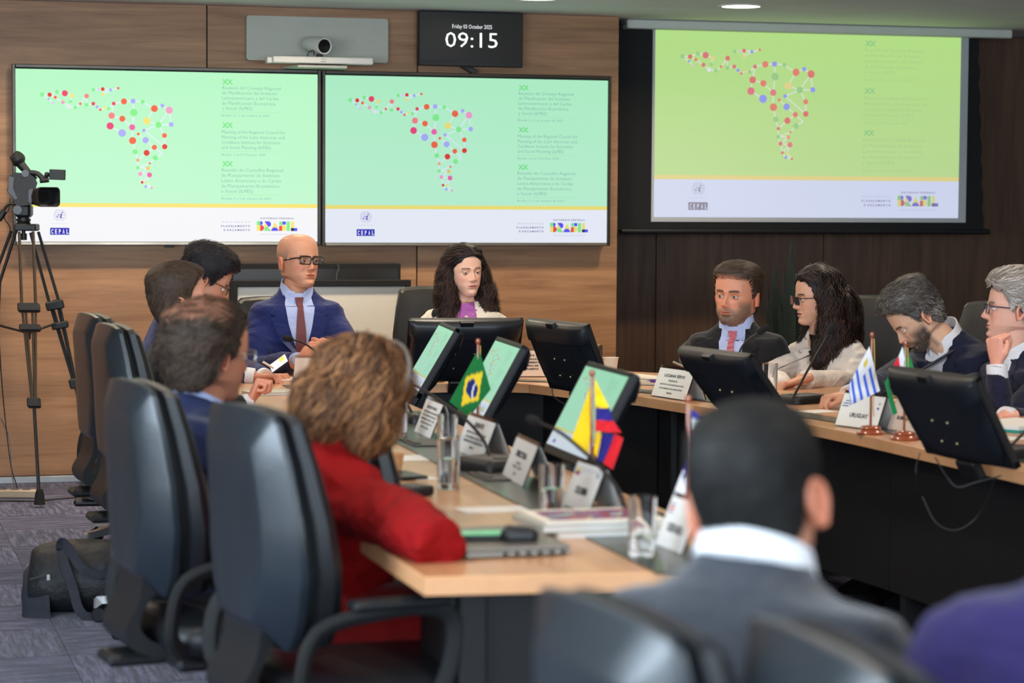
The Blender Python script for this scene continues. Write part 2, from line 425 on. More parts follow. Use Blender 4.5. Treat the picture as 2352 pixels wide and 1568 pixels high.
DOTS = """145 214 19 g;212 216 19 r;202 254 10 b;240 288 12 l;263 240 14 o;278 190 18 g;349 203 27 c;414 226 18 y;399 278 14 g;331 284 18 p;382 323 18 w;442 331 15 g;488 298 12 o;545 228 21 s;545 307 17 g;605 297 17 c;638 327 14 b;668 352 12 o;709 335 12 y;743 341 15 g;607 171 16 g;652 168 12 l;690 165 17 r;760 173 14 b;829 157 12 o;691 212 14 y;789 296 17 c;881 277 27 o;963 274 22 b;1050 280 18 g;1155 342 31 o;1227 315 18 b;1289 356 32 k;970 378 33 g;770 406 29 s;866 434 27 o;757 499 32 m;865 563 34 b;955 511 27 h;1087 454 31 y;1191 489 28 g;1307 486 22 b;1061 540 16 b;1010 572 13 o;1076 628 28 b;959 632 32 o;1246 586 22 o;1248 687 24 r;1155 693 23 o;1085 743 27 r;982 733 23 g;1163 788 24 g;1006 809 15 a;1114 838 10 o;1006 877 17 g;1097 882 17 e;1028 934 18 k;1111 943 23 h;1045 1010 13 r;1088 1011 11 y;1076 1049 13 b;1130 1060 11 k;1225 750 1 w"""
DOTS = [(float(a), float(b), float(c), d) for a, b, c, d in (q.split() for q in DOTS.split(';'))]
LINES = '0-1 1-5 5-6 6-7 7-8 0-2 2-3 1-4 4-9 9-10 10-11 11-12 12-13 13-14 14-15 15-16 16-17 17-18 18-19 19-26 20-22 22-23 23-24 22-25 25-23 26-27 27-28 28-29 29-30 30-31 31-32 28-33 26-34 34-35 34-36 36-37 35-38 33-38 30-39 39-40 40-32 32-41 40-41 40-42 42-47 40-46 46-47 38-45 43-44 44-48 45-50 48-49 49-52 50-52 52-54 54-55 54-53 53-51 51-62 62-48 54-56 56-55 56-57 56-58 58-57 57-59 59-61 58-60 60-61'
PAL = dict(tv=dict(bg=(190, 255, 204), bg2=(200, 255, 214), foot=(252, 252, 255), band=(255, 236, 120), txt=(118, 172, 165), xx=(130, 240, 140), ln=(240, 248, 255),
                   g=(140, 250, 145), r=(235, 62, 52), b=(180, 180, 255), l=(232, 210, 250), o=(255, 108, 70), c=(245, 75, 105), y=(255, 236, 118), p=(240, 180, 190), w=(245, 240, 250), s=(255, 138, 135), k=(255, 165, 205), m=(245, 70, 125), h=(250, 105, 175), a=(255, 175, 130), e=(255, 205, 90),
                   nv=(95, 85, 165), nl=(165, 155, 215), cep=(38, 34, 185), logo=dict(g=(135, 245, 140), b=(95, 80, 255), y=(255, 236, 120), r=(248, 78, 78), k=(14, 40, 60))),
           pr=dict(bg=(190, 238, 135), bg2=(196, 232, 150), foot=(220, 228, 255), band=(238, 222, 140), txt=(164, 208, 140), xx=(150, 212, 140), ln=(232, 240, 225),
                   g=(160, 215, 140), r=(232, 112, 105), b=(150, 158, 255), l=(228, 205, 200), o=(240, 130, 108), c=(232, 115, 125), y=(245, 222, 140), p=(232, 125, 115), w=(240, 240, 250), s=(235, 115, 110), k=(235, 120, 110), m=(235, 120, 135), h=(235, 125, 130), a=(238, 120, 105), e=(242, 165, 125),
                   nv=(120, 115, 155), nl=(165, 165, 200), cep=(130, 125, 148), logo=dict(g=(150, 205, 140), b=(125, 115, 215), y=(225, 222, 140), r=(205, 105, 120), k=(110, 110, 140))))
def slide(kind):
    P = PAL[kind]; g = G(); C = lambda k: lin(P[k])
    yb = (sl(400, 466.4)[1]+sl(600, 467.8)[1])/2; yf = yb-.21
    nx, ny = 8, 6                                            # the picture's own soft tint from top to bottom
    X, Y = np.meshgrid(np.linspace(0, 16, nx+1), np.linspace(yb, 9, ny+1)); V = np.stack([X.ravel(), Y.ravel(), 0*X.ravel()], 1)
    t = ((Y-yb)/(9-yb)).ravel()[:, None]; col = np.array(C('bg2'))*(1-t)+np.array(C('bg'))*t
    F = [(j*(nx+1)+i, j*(nx+1)+i+1, (j+1)*(nx+1)+i+1, (j+1)*(nx+1)+i) for j in range(ny) for i in range(nx)]
    g.add(V, F, 0, col)
    def quad(x0, y0, x1, y1, c, z=.01): g.add([(x0, y0, z), (x1, y0, z), (x1, y1, z), (x0, y1, z)], [(0, 1, 2, 3)], 0, c)
    def poly(p, c, z=.012): g.add([(x, y, z) for x, y in p], [list(range(len(p)))], 0, c)
    def disc(x, y, r, c, z=.02, n=20, a0=0, a1=2*PI):
        pts = [(x+r*math.cos(a0+(a1-a0)*i/n), y+r*math.sin(a0+(a1-a0)*i/n)) for i in range(n+(0 if a1-a0 > 6.2 else 1))]; poly(pts, c, z)
    quad(0, 0, 16, yf, C('foot'), 0); quad(0, yf, 16, yb, C('band'), 0)
    D = []
    for cx, cy, r, k in DOTS:
        px, py = 60+cx*.2551, 160+cy*.2551; u, v = sl(px, py); D.append((u, v, r*.2551/693*16, k))
    for q in LINES.split():
        a, b = (D[int(i)] for i in q.split('-')); d = Vector((b[0]-a[0], b[1]-a[1])).normalized(); n = Vector((-d.y, d.x))*.03
        poly([(a[0]+n.x, a[1]+n.y), (a[0]-n.x, a[1]-n.y), (b[0]-n.x, b[1]-n.y), (b[0]+n.x, b[1]+n.y)], C('ln'), .01)
    for u, v, r, k in D:
        if r > .02: disc(u, v, r, C(k), .02)
    def T(s, x0, x1, y, h, bold=0, col='txt', ox=480, oy=160, sc=.2551, z=.02):
        p, q = sl(ox+x0*sc, oy+y*sc), sl(ox+x1*sc, oy+y*sc)
        text_fit(g, s, p[0], q[0], p[1]*.5+q[1]*.5, h*sc/397*9, bold, C(col) if isinstance(col, str) else col, z=z)
    for s, x0, x1, y in (('Reunión del Consejo Regional', 120, 647, 171), ('de Planificación del Instituto', 120, 613, 216), ('Latinoamericano y del Caribe', 118, 628, 263), ('de Planificación Económica', 118, 597, 310), ('y Social (ILPES)', 118, 390, 354),
                         ('Meeting of the Regional Council for', 116, 690, 570), ('Planning of the Latin American and', 116, 680, 617), ('Caribbean Institute for Economic', 115, 643, 663), ('and Social Planning (ILPES)', 114, 555, 709),
                         ('Reunião do Conselho Regional', 115, 667, 914), ('de Planejamento do Instituto', 113, 637, 962), ('Latino-Americano e do Caribe', 113, 650, 1010), ('de Planejamento Econômico', 112, 632, 1058), ('e Social (ILPES)', 112, 396, 1104)):
        T(s, x0, x1, y, 31, -.012)
    for s, x1, y in (('Brasília, 2 y 3 de octubre de 2025', 546, 415), ('Brasília, 2 and 3 October 2025', 510, 770), ('Brasília, 2 e 3 de outubro de 2025', 557, 1167)): T(s, 115, x1, y, 22, -.012)
    for y in (121, 514, 863): T('XX', 118, 217, y, 45, .045, 'xx')
    for y, x1 in ((376, 655), (732, 650), (1126, 665)):
        a, b = sl(480+112*.2551, 160+y*.2551), sl(480+x1*.2551, 160+y*.2551); m_ = (a[1]+b[1])/2; quad(a[0], m_-.009, b[0], m_+.009, tuple(.5*p_+.5*q_ for p_, q_ in zip(C('xx'), C('bg'))))
    k = dict(ox=500, oy=470, sc=.08503)
    T('M I N I S T É R I O  D O', 118, 875, 488, 50, -.01, 'nl', **k); T('P L A N E J A M E N T O', 95, 875, 597, 50, .03, 'nv', **k); T('E  O R Ç A M E N T O', 168, 875, 705, 50, .03, 'nv', **k)
    T('G O V E R N O  F E D E R A L', 1150, 2065, 386, 46, .03, 'nv', **k); T('U N I Ã O  E  R E C O N S T R U Ç Ã O', 1145, 2065, 814, 38, -.005, 'nl', **k)
    def B(x, y): return sl(500+x*.08503, 470+y*.08503)
    LC = {q: lin(c) for q, c in P['logo'].items()}; s_ = .08503/693*16
    def bp(pts, c, z=.014): poly([B(*q) for q in pts], LC[c], z)
    def arc(cx, cy, r, a0, a1, n=14): return [(cx+r*math.cos(math.radians(a0+(a1-a0)*i/n)), cy-r*math.sin(math.radians(a0+(a1-a0)*i/n))) for i in range(n+1)]
    bp([(1058, 440), (1150, 440), (1150, 545), (1058, 545)], 'g'); bp([(1150, 440)]+[(1170+q[0]-1170, q[1]) for q in arc(1168, 493, 52, 90, -90)]+[(1150, 545)], 'b')
    bp([(1058, 545), (1150, 545), (1150, 705), (1058, 705)], 'y'); bp([(1150, 545)]+arc(1176, 625, 80, 90, -90)+[(1150, 705)], 'r')
    bp([(1268, 440), (1268, 603), (1368, 603)], 'y'); bp([(1268, 443)]+arc(1365, 520, 78, 90, -85), 'b', .015); bp([(1262, 603), (1368, 603), (1420, 705), (1262, 705)], 'g', .016)
    bp([(1425, 705), (1548, 455), (1670, 705)], 'y'); bp(arc(1543, 705, 95, 180, 0), 'b', .016); bp([(1390, 705), (1408, 675), (1425, 705)], 'k', .018)
    bp([(1745, 445), (1745, 555)]+arc(1715, 500, 55, 270, 90), 'g'); bp([(1750, 448), (1843, 448), (1843, 535), (1750, 535)], 'b')
    bp([(1660, 565), (1742, 565), (1742, 705), (1660, 705)], 'r'); bp([(1742, 543)]+arc(1775, 624, 81, 90, -90)+[(1742, 705)], 'y'); bp([(1660, 650), (1690, 705), (1660, 705)], 'k', .016)
    bp([(1862, 448), (1950, 448), (1950, 708), (1862, 708)], 'g'); bp([(1978, 450), (2063, 450), (2063, 628), (1978, 628)], 'y'); bp([(1978, 628), (2063, 628), (2063, 710), (1978, 710)], 'k'); bp([(2063, 628), (2152, 628), (2152, 710), (2063, 710)], 'b')
    # emblem: globe, blobs of land, two branches, and the name box under it
    def E(x, y): return sl(100+x*.05102, 470+y*.05102)
    es = .05102/693*16; cx, cy = E(740, 460)
    for r in (60, 120, 180, 215):
        n = 28
        for i in range(n):
            a, b = 2*PI*i/n, 2*PI*(i+1)/n; R0, R1 = (r-4)*es, (r+4)*es
            poly([(cx+R0*math.cos(a), cy+R0*math.sin(a)), (cx+R1*math.cos(a), cy+R1*math.sin(a)), (cx+R1*math.cos(b), cy+R1*math.sin(b)), (cx+R0*math.cos(b), cy+R0*math.sin(b))], C('nl'), .011)
    for a in range(0, 180, 45):
        d = Vector((math.cos(math.radians(a)), math.sin(math.radians(a))))*215*es; n = Vector((-d.y, d.x)).normalized()*3*es
        poly([(cx+d.x+n.x, cy+d.y+n.y), (cx-d.x+n.x, cy-d.y+n.y), (cx-d.x-n.x, cy-d.y-n.y), (cx+d.x-n.x, cy+d.y-n.y)], C('nl'), .011)
    for pts in ([(650, 440), (690, 405), (700, 470), (670, 480)], [(760, 420), (800, 395), (845, 440), (800, 500), (810, 540), (830, 590), (800, 615), (760, 570), (725, 565), (730, 530), (770, 520)], [(575, 515), (620, 495), (655, 560), (635, 575)], [(810, 330), (835, 305), (885, 370), (840, 375)]):
        poly([E(*q) for q in pts], C('cep'), .014)
    for sgn in (-1, 1):
        for i in range(11):
            a = math.radians(-72+14.5*i); r = 262*es; x, y = cx+sgn*r*math.cos(a), cy+r*math.sin(a)-.01; t = a+PI/2+.5
            d = Vector((math.cos(t)*sgn, math.sin(t)))*32*es; n = Vector((-d.y, d.x))*.42
            poly([(x-d.x, y-d.y), (x+n.x, y+n.y), (x+d.x, y+d.y), (x-n.x, y-n.y)], C('nl'), .013)
    T('N A C I O N E S  U N I D A S', 365, 1115, 865, 38, .0, 'nl', 100, 470, .05102)
    a, b = E(300, 1350), E(1160, 1035); quad(a[0], a[1], b[0], b[1], C('cep'), .01)
    for ch, x0, x1 in (('C', 350, 442), ('E', 520, 605), ('P', 690, 778), ('A', 862, 950), ('L', 1035, 1125)): T(ch, x0, x1, 1297, 205, .03, P['foot'] and C('foot'), 100, 470, .05102)
    return g.mesh('slide_'+kind, colors=True, smooth=0)
SL_TV = slide('tv'); SL_PR = slide('pr')
e_tv1 = vcol('tv_picture', .25, emit=(.86, (1, 1, 1), (.01, .01, .01)))
e_tv2 = vcol('tv_picture_cooler', .25, emit=(.78, (.92, .97, 1.06), (.01, .01, .01)))
e_pr = vcol('projected_picture', .9, emit=(.72, (1, 1, 1), (.12, .12, .12)))
e_mo = vcol('monitor_picture', .3, emit=(.64, (.80, .92, 1.0), (.02, .02, .02)))
def put_slide(name, me, material, parent, o, ux, uz, wdt):
    """slide plane: origin o (parent space), width axis ux, height axis uz"""
    ob = link(name, me.copy(), parent); ob.data.materials.clear(); ob.data.materials.append(material)
    s = wdt/16; ux, uz = Vector(ux).normalized(), Vector(uz).normalized(); n = ux.cross(uz)
    A = Matrix.Identity(4)
    for i in range(3): A[i][0] = ux[i]*s; A[i][1] = uz[i]*s; A[i][2] = n[i]*s; A[i][3] = o[i]
    ob.data.transform(A); return ob

# televisions
m_bez = mat('tv_bezel', (70, 66, 60), .28, metal=.7, var=.1, scale=6)
m_bezc = mat('tv_bezel_silver', (150, 138, 122), .25, metal=.85, var=.1, scale=5)
def television(T, label, pic):
    cx, cz = (T['x0']+T['x1'])/2, (T['z0']+T['z1'])/2; wd, hg = T['x1']-T['x0'], T['z1']-T['z0']
    t = thing('television', label, 'television', (cx, YT, cz), group='wall televisions')
    G().box((0, .045, 0), (wd+.02, .06, hg+.02), b=.01).build('housing', m_blackm, t)
    f = G()
    for s in (-1, 1): f.box((s*(wd/2+.009), .004, 0), (.018, .026, hg+.036), b=.003)
    f.box((0, .004, hg/2+.009), (wd, .026, .018), b=.003)
    f.build('bezel', m_bez, t, smooth=0)
    G().box((0, .002, -hg/2-.009), (wd, .03, .018), b=.003).build('bezel_strip', m_bezc, t, smooth=0)
    p = put_slide('screen', SL_TV, pic, t, (-wd/2, .003, -hg/2), (1, 0, 0), (0, 0, 1), wd)
    G().box((.0, .01, -hg/2-.024), (.05, .02, .012), b=.002).build('sensor', m_black, t)
    return t
tv1 = television(T1, 'large wall television with silver lower rim, behind the video camera', e_tv1)
tv2 = television(T2, 'large wall television under the clock screen, above the woman in the cream jacket', e_tv2)
gt = G(); text_fit(gt, 'LG', -.012, .012, -.0035, .007, .02, lin((40, 40, 40))); gt.xf(Matrix.Translation((0, -.0135, -(T2['z1']-T2['z0'])/2-.009)) @ Matrix.Rotation(PI/2, 4, 'X'))
gt.build('logo', m_black, tv2, smooth=0)

# clock screen
c_ = [ony(px, py, 12.58) for px, py in ((963, 22), (1203, 32), (1200, 157), (961, 148))]
x0, x1 = (c_[0].x+c_[3].x)/2, (c_[1].x+c_[2].x)/2; z1, z0 = (c_[0].z+c_[1].z)/2, (c_[2].z+c_[3].z)/2
ck = thing('clock_display', 'black wall screen showing date and 09:15 in white digits', 'screen', ((x0+x1)/2, 12.6, (z0+z1)/2))
wd, hg = x1-x0, z1-z0
m_scr = mat('screen_black', (30, 27, 24), .3, var=0, emit=.25)
G().box((0, 0, 0), (wd, .035, hg), b=.004).build('housing', m_black, ck, smooth=0)
G().box((0, -.0185, .012), (wd-.016, .001, hg-.045)).build('screen', m_scr, ck, smooth=0)
G().box((-.0, .03, -hg/2-.010), (.10, .02, .03), R=Matrix.Rotation(.5, 4, 'Y'), b=.003).build('bracket', m_black, ck, smooth=0)
m_txw = mat('lit_digits', (245, 245, 245), .5, var=0, emit=.85)
def wp(px, py, y=12.58): p = ony(px, py, y); return p.x-ck.location.x, p.z-ck.location.z
g = G()
for s, a, b, h, bo in (('Friday 03 October 2025', (1039, 65), (1130, 66.5), 9.5, -.008), ('09:15', (1023, 107.5), (1143, 110.5), 36, -.004)):
    p, q = wp(*a), wp(*b); text_fit(g, s, p[0], q[0], (p[1]+q[1])/2, h*13/FPX, bo)
g.xf(Matrix.Translation((0, -.0195, 0)) @ Matrix.Rotation(PI/2, 4, 'X')); g.build('digits', m_txw, ck, smooth=0)

# video-conference unit: grey wall plate, camera on a white soundbar
c_ = [ony(px, py, YB) for px, py in ((563, 36), (887, 43), (887, 146), (562, 138))]
pl = thing('conference_camera_unit', 'grey wall plate carrying a round camera over a white bar', 'camera', ((c_[0].x+c_[2].x)/2, YB, (c_[0].z+c_[2].z)/2))
m_plate = mat('plate_grey', (178, 178, 166), .5, var=.03); m_white = mat('white_plastic', (205, 205, 200), .4, var=.02)
X = Matrix.Rotation(PI/2, 4, 'X')
wd, hg = c_[2].x-c_[0].x, c_[0].z-(c_[2].z+c_[3].z)/2+.0
G().prism(rrect(wd, hg+.0, .015), .045, xf=X).build('wall_plate', m_plate, pl, smooth=40)
def lc(px, py, y): p = ony(px, py, y); return Vector((p.x-pl.location.x, y-pl.location.y, p.z-pl.location.z))
yb_ = YB-.30
a, b = lc(627, 138, yb_), lc(857, 139, yb_)
G().box(((a.x+b.x)/2, yb_-YB+.03, (a.z+b.z)/2), (b.x-a.x, .07, .034), b=.004).box((a.x-.012, yb_-YB+.05, a.z+.002), (.03, .06, .030), b=.003).build('sound_bar', m_white, pl, smooth=0)
gt = G()
for i, h_ in enumerate((.004, .007, .004, .004, .007, .004)): gt.box(((a.x+b.x)/2-.0125+i*.005, yb_-YB-.0055, (a.z+b.z)/2+.006), (.0018, .001, h_))
_g = G(); text_fit(_g, 'CISCO', -.014, .014, 0, .006, .03); _g.xf(Matrix.Translation(((a.x+b.x)/2, yb_-YB-.0058, (a.z+b.z)/2-.009)) @ X); gt.merge(_g)
gt.build('logo', mat('logo_grey', (90, 90, 90), .5, var=0), pl, smooth=0)
G().prism([(a.x*.5+b.x*.5-.17, -.02), (a.x*.5+b.x*.5+.17, -.02), (a.x*.5+b.x*.5+.13, -.26), (a.x*.5+b.x*.5-.13, -.26)], .012, xf=Matrix.Translation((0, -.02, a.z-.032))).build('shelf', m_plate, pl, smooth=0)
cc = lc(745, 106, yb_+.0)
axis = Vector((-.30, 1, .12)).normalized(); Rm = axis.to_track_quat('Z', 'Y').to_matrix().to_4x4()
G().lathe([(.036, .0), (.0425, -.002), (.0435, .006), (.043, .1), (.040, .17), (.034, .185), (.001, .187)], tuple(cc), 32, R=Rm, cap=False).build('camera_barrel', m_white, pl)
lens = G().lathe([(.001, .004), (.02, .002), (.036, .001), (.036, .01)], tuple(cc), 32, R=Rm, cap=False).build('lens', mat('lens_black', (10, 10, 10), .15, var=0, coat=1), pl)
G().ball(tuple(cc+Vector((0, -.004, .0385))), .0016).build('status_light', mat('green_led', (150, 255, 60), .4, var=0, emit=4), lens)
G().box((cc.x-.012, cc.y+.07, cc.z-.052), (.03, .05, .03), b=.004).build('camera_foot', m_black, pl)
G().tube(smooth_path([tuple(cc+Vector((-.075, .1, -.058))), tuple(cc+Vector((-.07, .06, -.03))), tuple(cc+Vector((-.05, .04, -.022))), tuple(cc+Vector((-.042, .06, -.045)))]), .0025, 6).build('cable', m_black, pl)

# projection screen
YS = 12.9
ps = thing('projection_screen', 'pull-down projection screen with black border showing the lime-green slide', 'projection screen', (5.47, YS, 1.93))
m_white_s = mat('screen_fabric', (176, 178, 180), .9, var=.01, spec=.1)
def PSL(x, z, y=0): return (x-5.47, y, z-1.93)
fab = G(); n = 40                                    # black cloth: its free edge is slightly scalloped
L_, R_ = [], []
for i in range(n+1):
    z = 2.475-(2.475-1.325)*i/n; R_.append((6.535+.055*i/n+.012*abs(math.sin(i*.62))-.004, z)); L_.append((4.27, z))
V = [PSL(x, z, .004) for x, z in L_]+[PSL(x, z, .004) for x, z in R_]+[PSL(x, z, .008) for x, z in L_]+[PSL(x, z, .008) for x, z in R_]
N1 = n+1; F = [(i, i+1, N1+i+1, N1+i) for i in range(n)]+[(2*N1+i, 3*N1+i, 3*N1+i+1, 2*N1+i+1) for i in range(n)]+[(N1+i, N1+i+1, 3*N1+i+1, 3*N1+i) for i in range(n)]
fab.add(V, F); fab.build('black_cloth', m_blackm, ps, smooth=0)
G().box(PSL((4.508+6.475)/2, (1.372+2.47)/2), (6.475-4.508, .003, 2.47-1.372)).build('white_cloth', m_white_s, ps, smooth=0)
put_slide('projected_slide', SL_PR, e_pr, ps, PSL(4.523, 1.398, -.003), (1, 0, 0), (0, 0, 1), 6.425-4.523)
G().tube([PSL(4.33, 1.318), PSL(6.63, 1.318)], .016, 12).build('bottom_bar', m_black, ps)
G().box(PSL((4.33+6.72)/2, 2.482, -.02), (6.72-4.33, .12, .05), b=.006).build('casing', mat('casing_white', (196, 198, 188), .5, var=.02), ps, smooth=0)
G().box(PSL(4.315, 2.488, -.02), (.03, .05, .02), b=.003).tube([PSL(4.30, 2.49, -.02), PSL(4.26, 2.492, -.02)], .006, 8).build('end_bracket', m_black, ps)
# ================================================================ conference table
m_top = wood('table_maple', (178, 124, 82), (214, 162, 118), 'y', .7, .32, coat=.25)
m_topx = wood('table_maple_cross', (178, 124, 82), (214, 162, 118), 'x', .7, .32, coat=.25)
m_edge = mat('table_edge', (206, 152, 108), .4, var=.08, scale=9)
m_modesty = mat('modesty_laminate', (13, 13, 15), .6, var=.15, scale=8)
m_strip = mat('cable_tray_cover', (50, 58, 54), .3, metal=.2, var=.1, scale=6, coat=.15)
TZ = .75
INN = [(1.95, 4.57), (1.985, 6.1), (2.03, 7.7), (2.08, 9.45), (2.60, 9.46), (2.75, 9.36), (2.84, 9.08), (3.0, 8.7), (3.10, 8.15), (3.2, 7.5), (3.225, 7.1), (3.235, 6.6), (3.24, 6.0), (3.25, 5.2)]
OUT = [(1.15, 4.65), (1.15, 6.1), (1.15, 7.7), (1.15, 9.45), (3.0, 10.2), (3.34, 9.98), (3.6, 9.68), (3.84, 9.38), (4.0, 9.0), (4.07, 8.4), (4.08, 7.9), (4.08, 7.0), (4.08, 6.2), (4.09, 5.2)]
table = thing('conference_table', 'large U-shaped meeting table with maple top and black front panels', 'table', (2.1, 7.4, 0))
TO = Vector((2.1, 7.4))
def toppiece(poly, m):
    p = [(x-TO.x, y-TO.y) for x, y in poly]
    c = Vector((sum(x for x, y in p)/len(p), sum(y for x, y in p)/len(p)))
    q = [tuple(Vector(v)-(Vector(v)-c).normalized()*.001) for v in p]
    if sum(q[i][0]*q[(i+1) % len(q)][1]-q[(i+1) % len(q)][0]*q[i][1] for i in range(len(q))) < 0: q = q[::-1]
    r = [tuple(Vector(v)-(Vector(v)-c).normalized()*.003) for v in q]
    g = G(); n = len(q)
    V = [(x, y, TZ-.038) for x, y in q]+[(x, y, TZ-.003) for x, y in q]+[(x, y, TZ) for x, y in r]
    F = [list(range(n))[::-1], list(range(2*n, 3*n))]; mi = [0, 0]
    g.add(V, F, 0); o = g.n-len(V)
    g.f += [[(i), (i+1) % n, n+(i+1) % n, n+i] for i in range(n)]; g.m += [1]*n
    g.f += [[n+i, n+(i+1) % n, 2*n+(i+1) % n, 2*n+i] for i in range(n)]; g.m += [1]*n
    return g.build('tabletop_panel', [m, m_edge], table, smooth=0)
for a, b in ((0, 1), (1, 2), (2, 3)): toppiece([OUT[a], INN[a], INN[b], OUT[b]], m_top)
toppiece([(1.15, 9.45), (2.08, 9.45), (2.08, 10.2), (1.15, 10.2)], m_topx)
toppiece([(2.08, 9.45), (2.60, 9.46), (2.75, 9.36), (3.34, 9.98), (3.0, 10.2), (2.08, 10.2)], m_topx)
toppiece([(2.75, 9.36), (2.84, 9.08), (3.0, 8.7), (4.0, 9.0), (3.84, 9.38), (3.6, 9.68), (3.34, 9.98)], m_top)
toppiece([(3.0, 8.7), (3.10, 8.15), (3.2, 7.5), (3.225, 7.1), (4.08, 7.0), (4.08, 7.9), (4.07, 8.4), (4.0, 9.0)], m_top)
toppiece([(3.225, 7.1), (3.235, 6.6), (3.24, 6.0), (4.08, 6.0), (4.08, 7.0)], m_top)
toppiece([(3.24, 6.0), (3.25, 5.2), (4.09, 5.2), (4.08, 6.0)], m_top)
def offset(poly, d):
    """shift an open polyline to its left by d"""
    out = []
    for i, p in enumerate(poly):
        a = Vector(poly[max(i-1, 0)]); b = Vector(poly[min(i+1, len(poly)-1)]); t = (b-a).normalized(); out.append((p[0]-t.y*d, p[1]+t.x*d))
    return out
INF = INN[:1]+[(1.985, 6.1), (2.03, 7.7), (2.08, 9.45)]
HEAD = [(2.08, 9.45)]+INN[4:]
def ribbon(g, poly, d0, d1, z0, z1, mi=0):
    A, B = offset(poly, d0), offset(poly, d1)
    for i in range(len(A)-1):
        P = [A[i], A[i+1], B[i+1], B[i]]
        V = [(x-TO.x, y-TO.y, z0) for x, y in P]+[(x-TO.x, y-TO.y, z1) for x, y in P]
        g.add(V, [(3, 2, 1, 0), (4, 5, 6, 7)]+[(k, (k+1) % 4, 4+(k+1) % 4, 4+k) for k in range(4)], mi)
def panel(poly, d0=.09, d1=.112, z0=.24, z1=TZ-.04):
    g = G(); ribbon(g, poly, d0, d1, z0, z1); g.build('modesty_panel', m_modesty, table, smooth=0)
# the inner edge runs away from the camera on the near wing, so "left of travel" is towards the seats
for a, b in ((0, 1), (1, 2), (2, 3)): panel(INN[a:b+1])
hp = [(2.08, 9.45), (2.60, 9.46)]; panel(hp)
panel(INN[4:8]); panel(INN[7:11]); panel(INN[10:13]); panel(INN[12:14])
G().box(((1.19+1.92)/2-TO.x, 4.86-TO.y, .40), (.62, .02, .62)).build('end_panel', m_modesty, table, smooth=0)
for x, y in ((1.3, 5.0), (1.3, 6.2), (1.3, 7.7), (1.3, 9.3), (1.35, 9.9), (2.7, 9.9), (3.6, 9.2), (3.86, 8.0), (3.86, 7.0), (3.86, 5.6)):
    G().box((x-TO.x, y-TO.y, .36), (.06, .35 if x != 2.7 else .06, .70), b=.004).box((x-TO.x, y-TO.y, .012), (.08, .45, .024), b=.004).build('leg', m_modesty, table, smooth=0)
for x, y in ((3.33, 7.02), (3.1, 8.6), (3.33, 5.95)): G().box((x-TO.x+.16, y-TO.y, .36), (.34, .03, .70), b=.004).build('leg', m_modesty, table, smooth=0)
for poly in (INN[0:2], INN[1:3], INN[2:4], INN[4:8], INN[7:11], INN[10:14]):
    g = G(); ribbon(g, poly, .15 if poly[0][0] < 2.2 else .10, .33 if poly[0][0] < 2.2 else .20, TZ-.001, TZ+.0035); g.build('cable_tray_cover', m_strip, table, smooth=0)
for x, y in ((1.72, 5.35), (1.74, 6.25), (1.76, 7.15), (1.80, 8.2)):
    g = G().box((x-TO.x, y-TO.y, TZ+.0055), (.10, .20, .004), b=.001).box((x-TO.x-.03, y-TO.y, TZ+.009), (.02, .12, .005), b=.001); g.build('socket_flap', m_black, table, smooth=0)

# ================================================================ monitors
m_hous = mat('monitor_housing', (20, 23, 28), .36, var=.12, scale=14, bump=.04, bscale=500)
m_hous2 = mat('monitor_housing_black', (10, 10, 12), .5, var=.2, scale=14)
m_screw = mat('screw_brass', (190, 180, 120), .35, metal=.9, var=0)
MW, MH = .47, .295
def make_monitor():
    """local: screen in xz facing -y, bottom edge on z = 0, centred on x"""
    t = thing('desk_monitor', 'x', 'monitor')
    fr = G(); b = .014
    for s in (-1, 1): fr.box((s*(MW/2-b/2), 0, MH/2), (b, .02, MH), b=.002)
    fr.box((0, 0, MH-b/2), (MW, .02, b), b=.002).box((0, 0, b*.8), (MW, .02, b*1.6), b=.002)
    fr.box((0, .009, MH/2), (MW-.004, .008, MH-.004))
    fr.build('bezel', m_hous2, t, smooth=0)
    h = G()                                              # rear housing: rolled top edge, narrowing towards the foot
    def sec(z, wd, y0, y1): return [(x*wd/2, y, z) for x, y in ((-1, y0), (-.97, (y0+y1)/2), (-.86, y1-.003), (-.5, y1), (0, y1), (.5, y1), (.86, y1-.003), (.97, (y0+y1)/2), (1, y0))]
    pr = [(MH, MW, .008, .012), (MH-.004, MW, .008, .028), (MH-.016, MW*.995, .008, .040), (MH-.05, MW*.985, .008, .048), (MH-.07, MW*.975, .008, .050), (MH-.073, MW*.965, .008, .044), (MH*.5, MW*.95, .008, .044), (MH*.25, MW*.92, .008, .042), (.05, MW*.88, .008, .038), (.012, MW*.80, .008, .028), (0, MW*.76, .008, .012)]
    h.loft([sec(z, wd, a, c) for z, wd, a, c in pr]); h.build('rear_housing', m_hous, t, smooth=40)
    G().prism([(-.03, 0), (.03, 0), (.026, .018), (-.026, .018)], .02, xf=Matrix.Translation((0, .022, MH-.014))).build('privacy_tab', m_hous2, t, smooth=0)
    for x in (-.04, .04):
        for z in (.085, .155): G().lathe([(.001, .004), (.0035, .003), (.0045, 0)], (x, .0455, z), 10, R=Matrix.Rotation(-PI/2, 4, 'X'), cap=False).build('screw', m_screw, t)
    G().box((0, .02, -.02), (.1, .03, .06), b=.006).build('hinge', m_hous2, t, smooth=0)
    return t
mon0 = make_monitor(); used_m = []
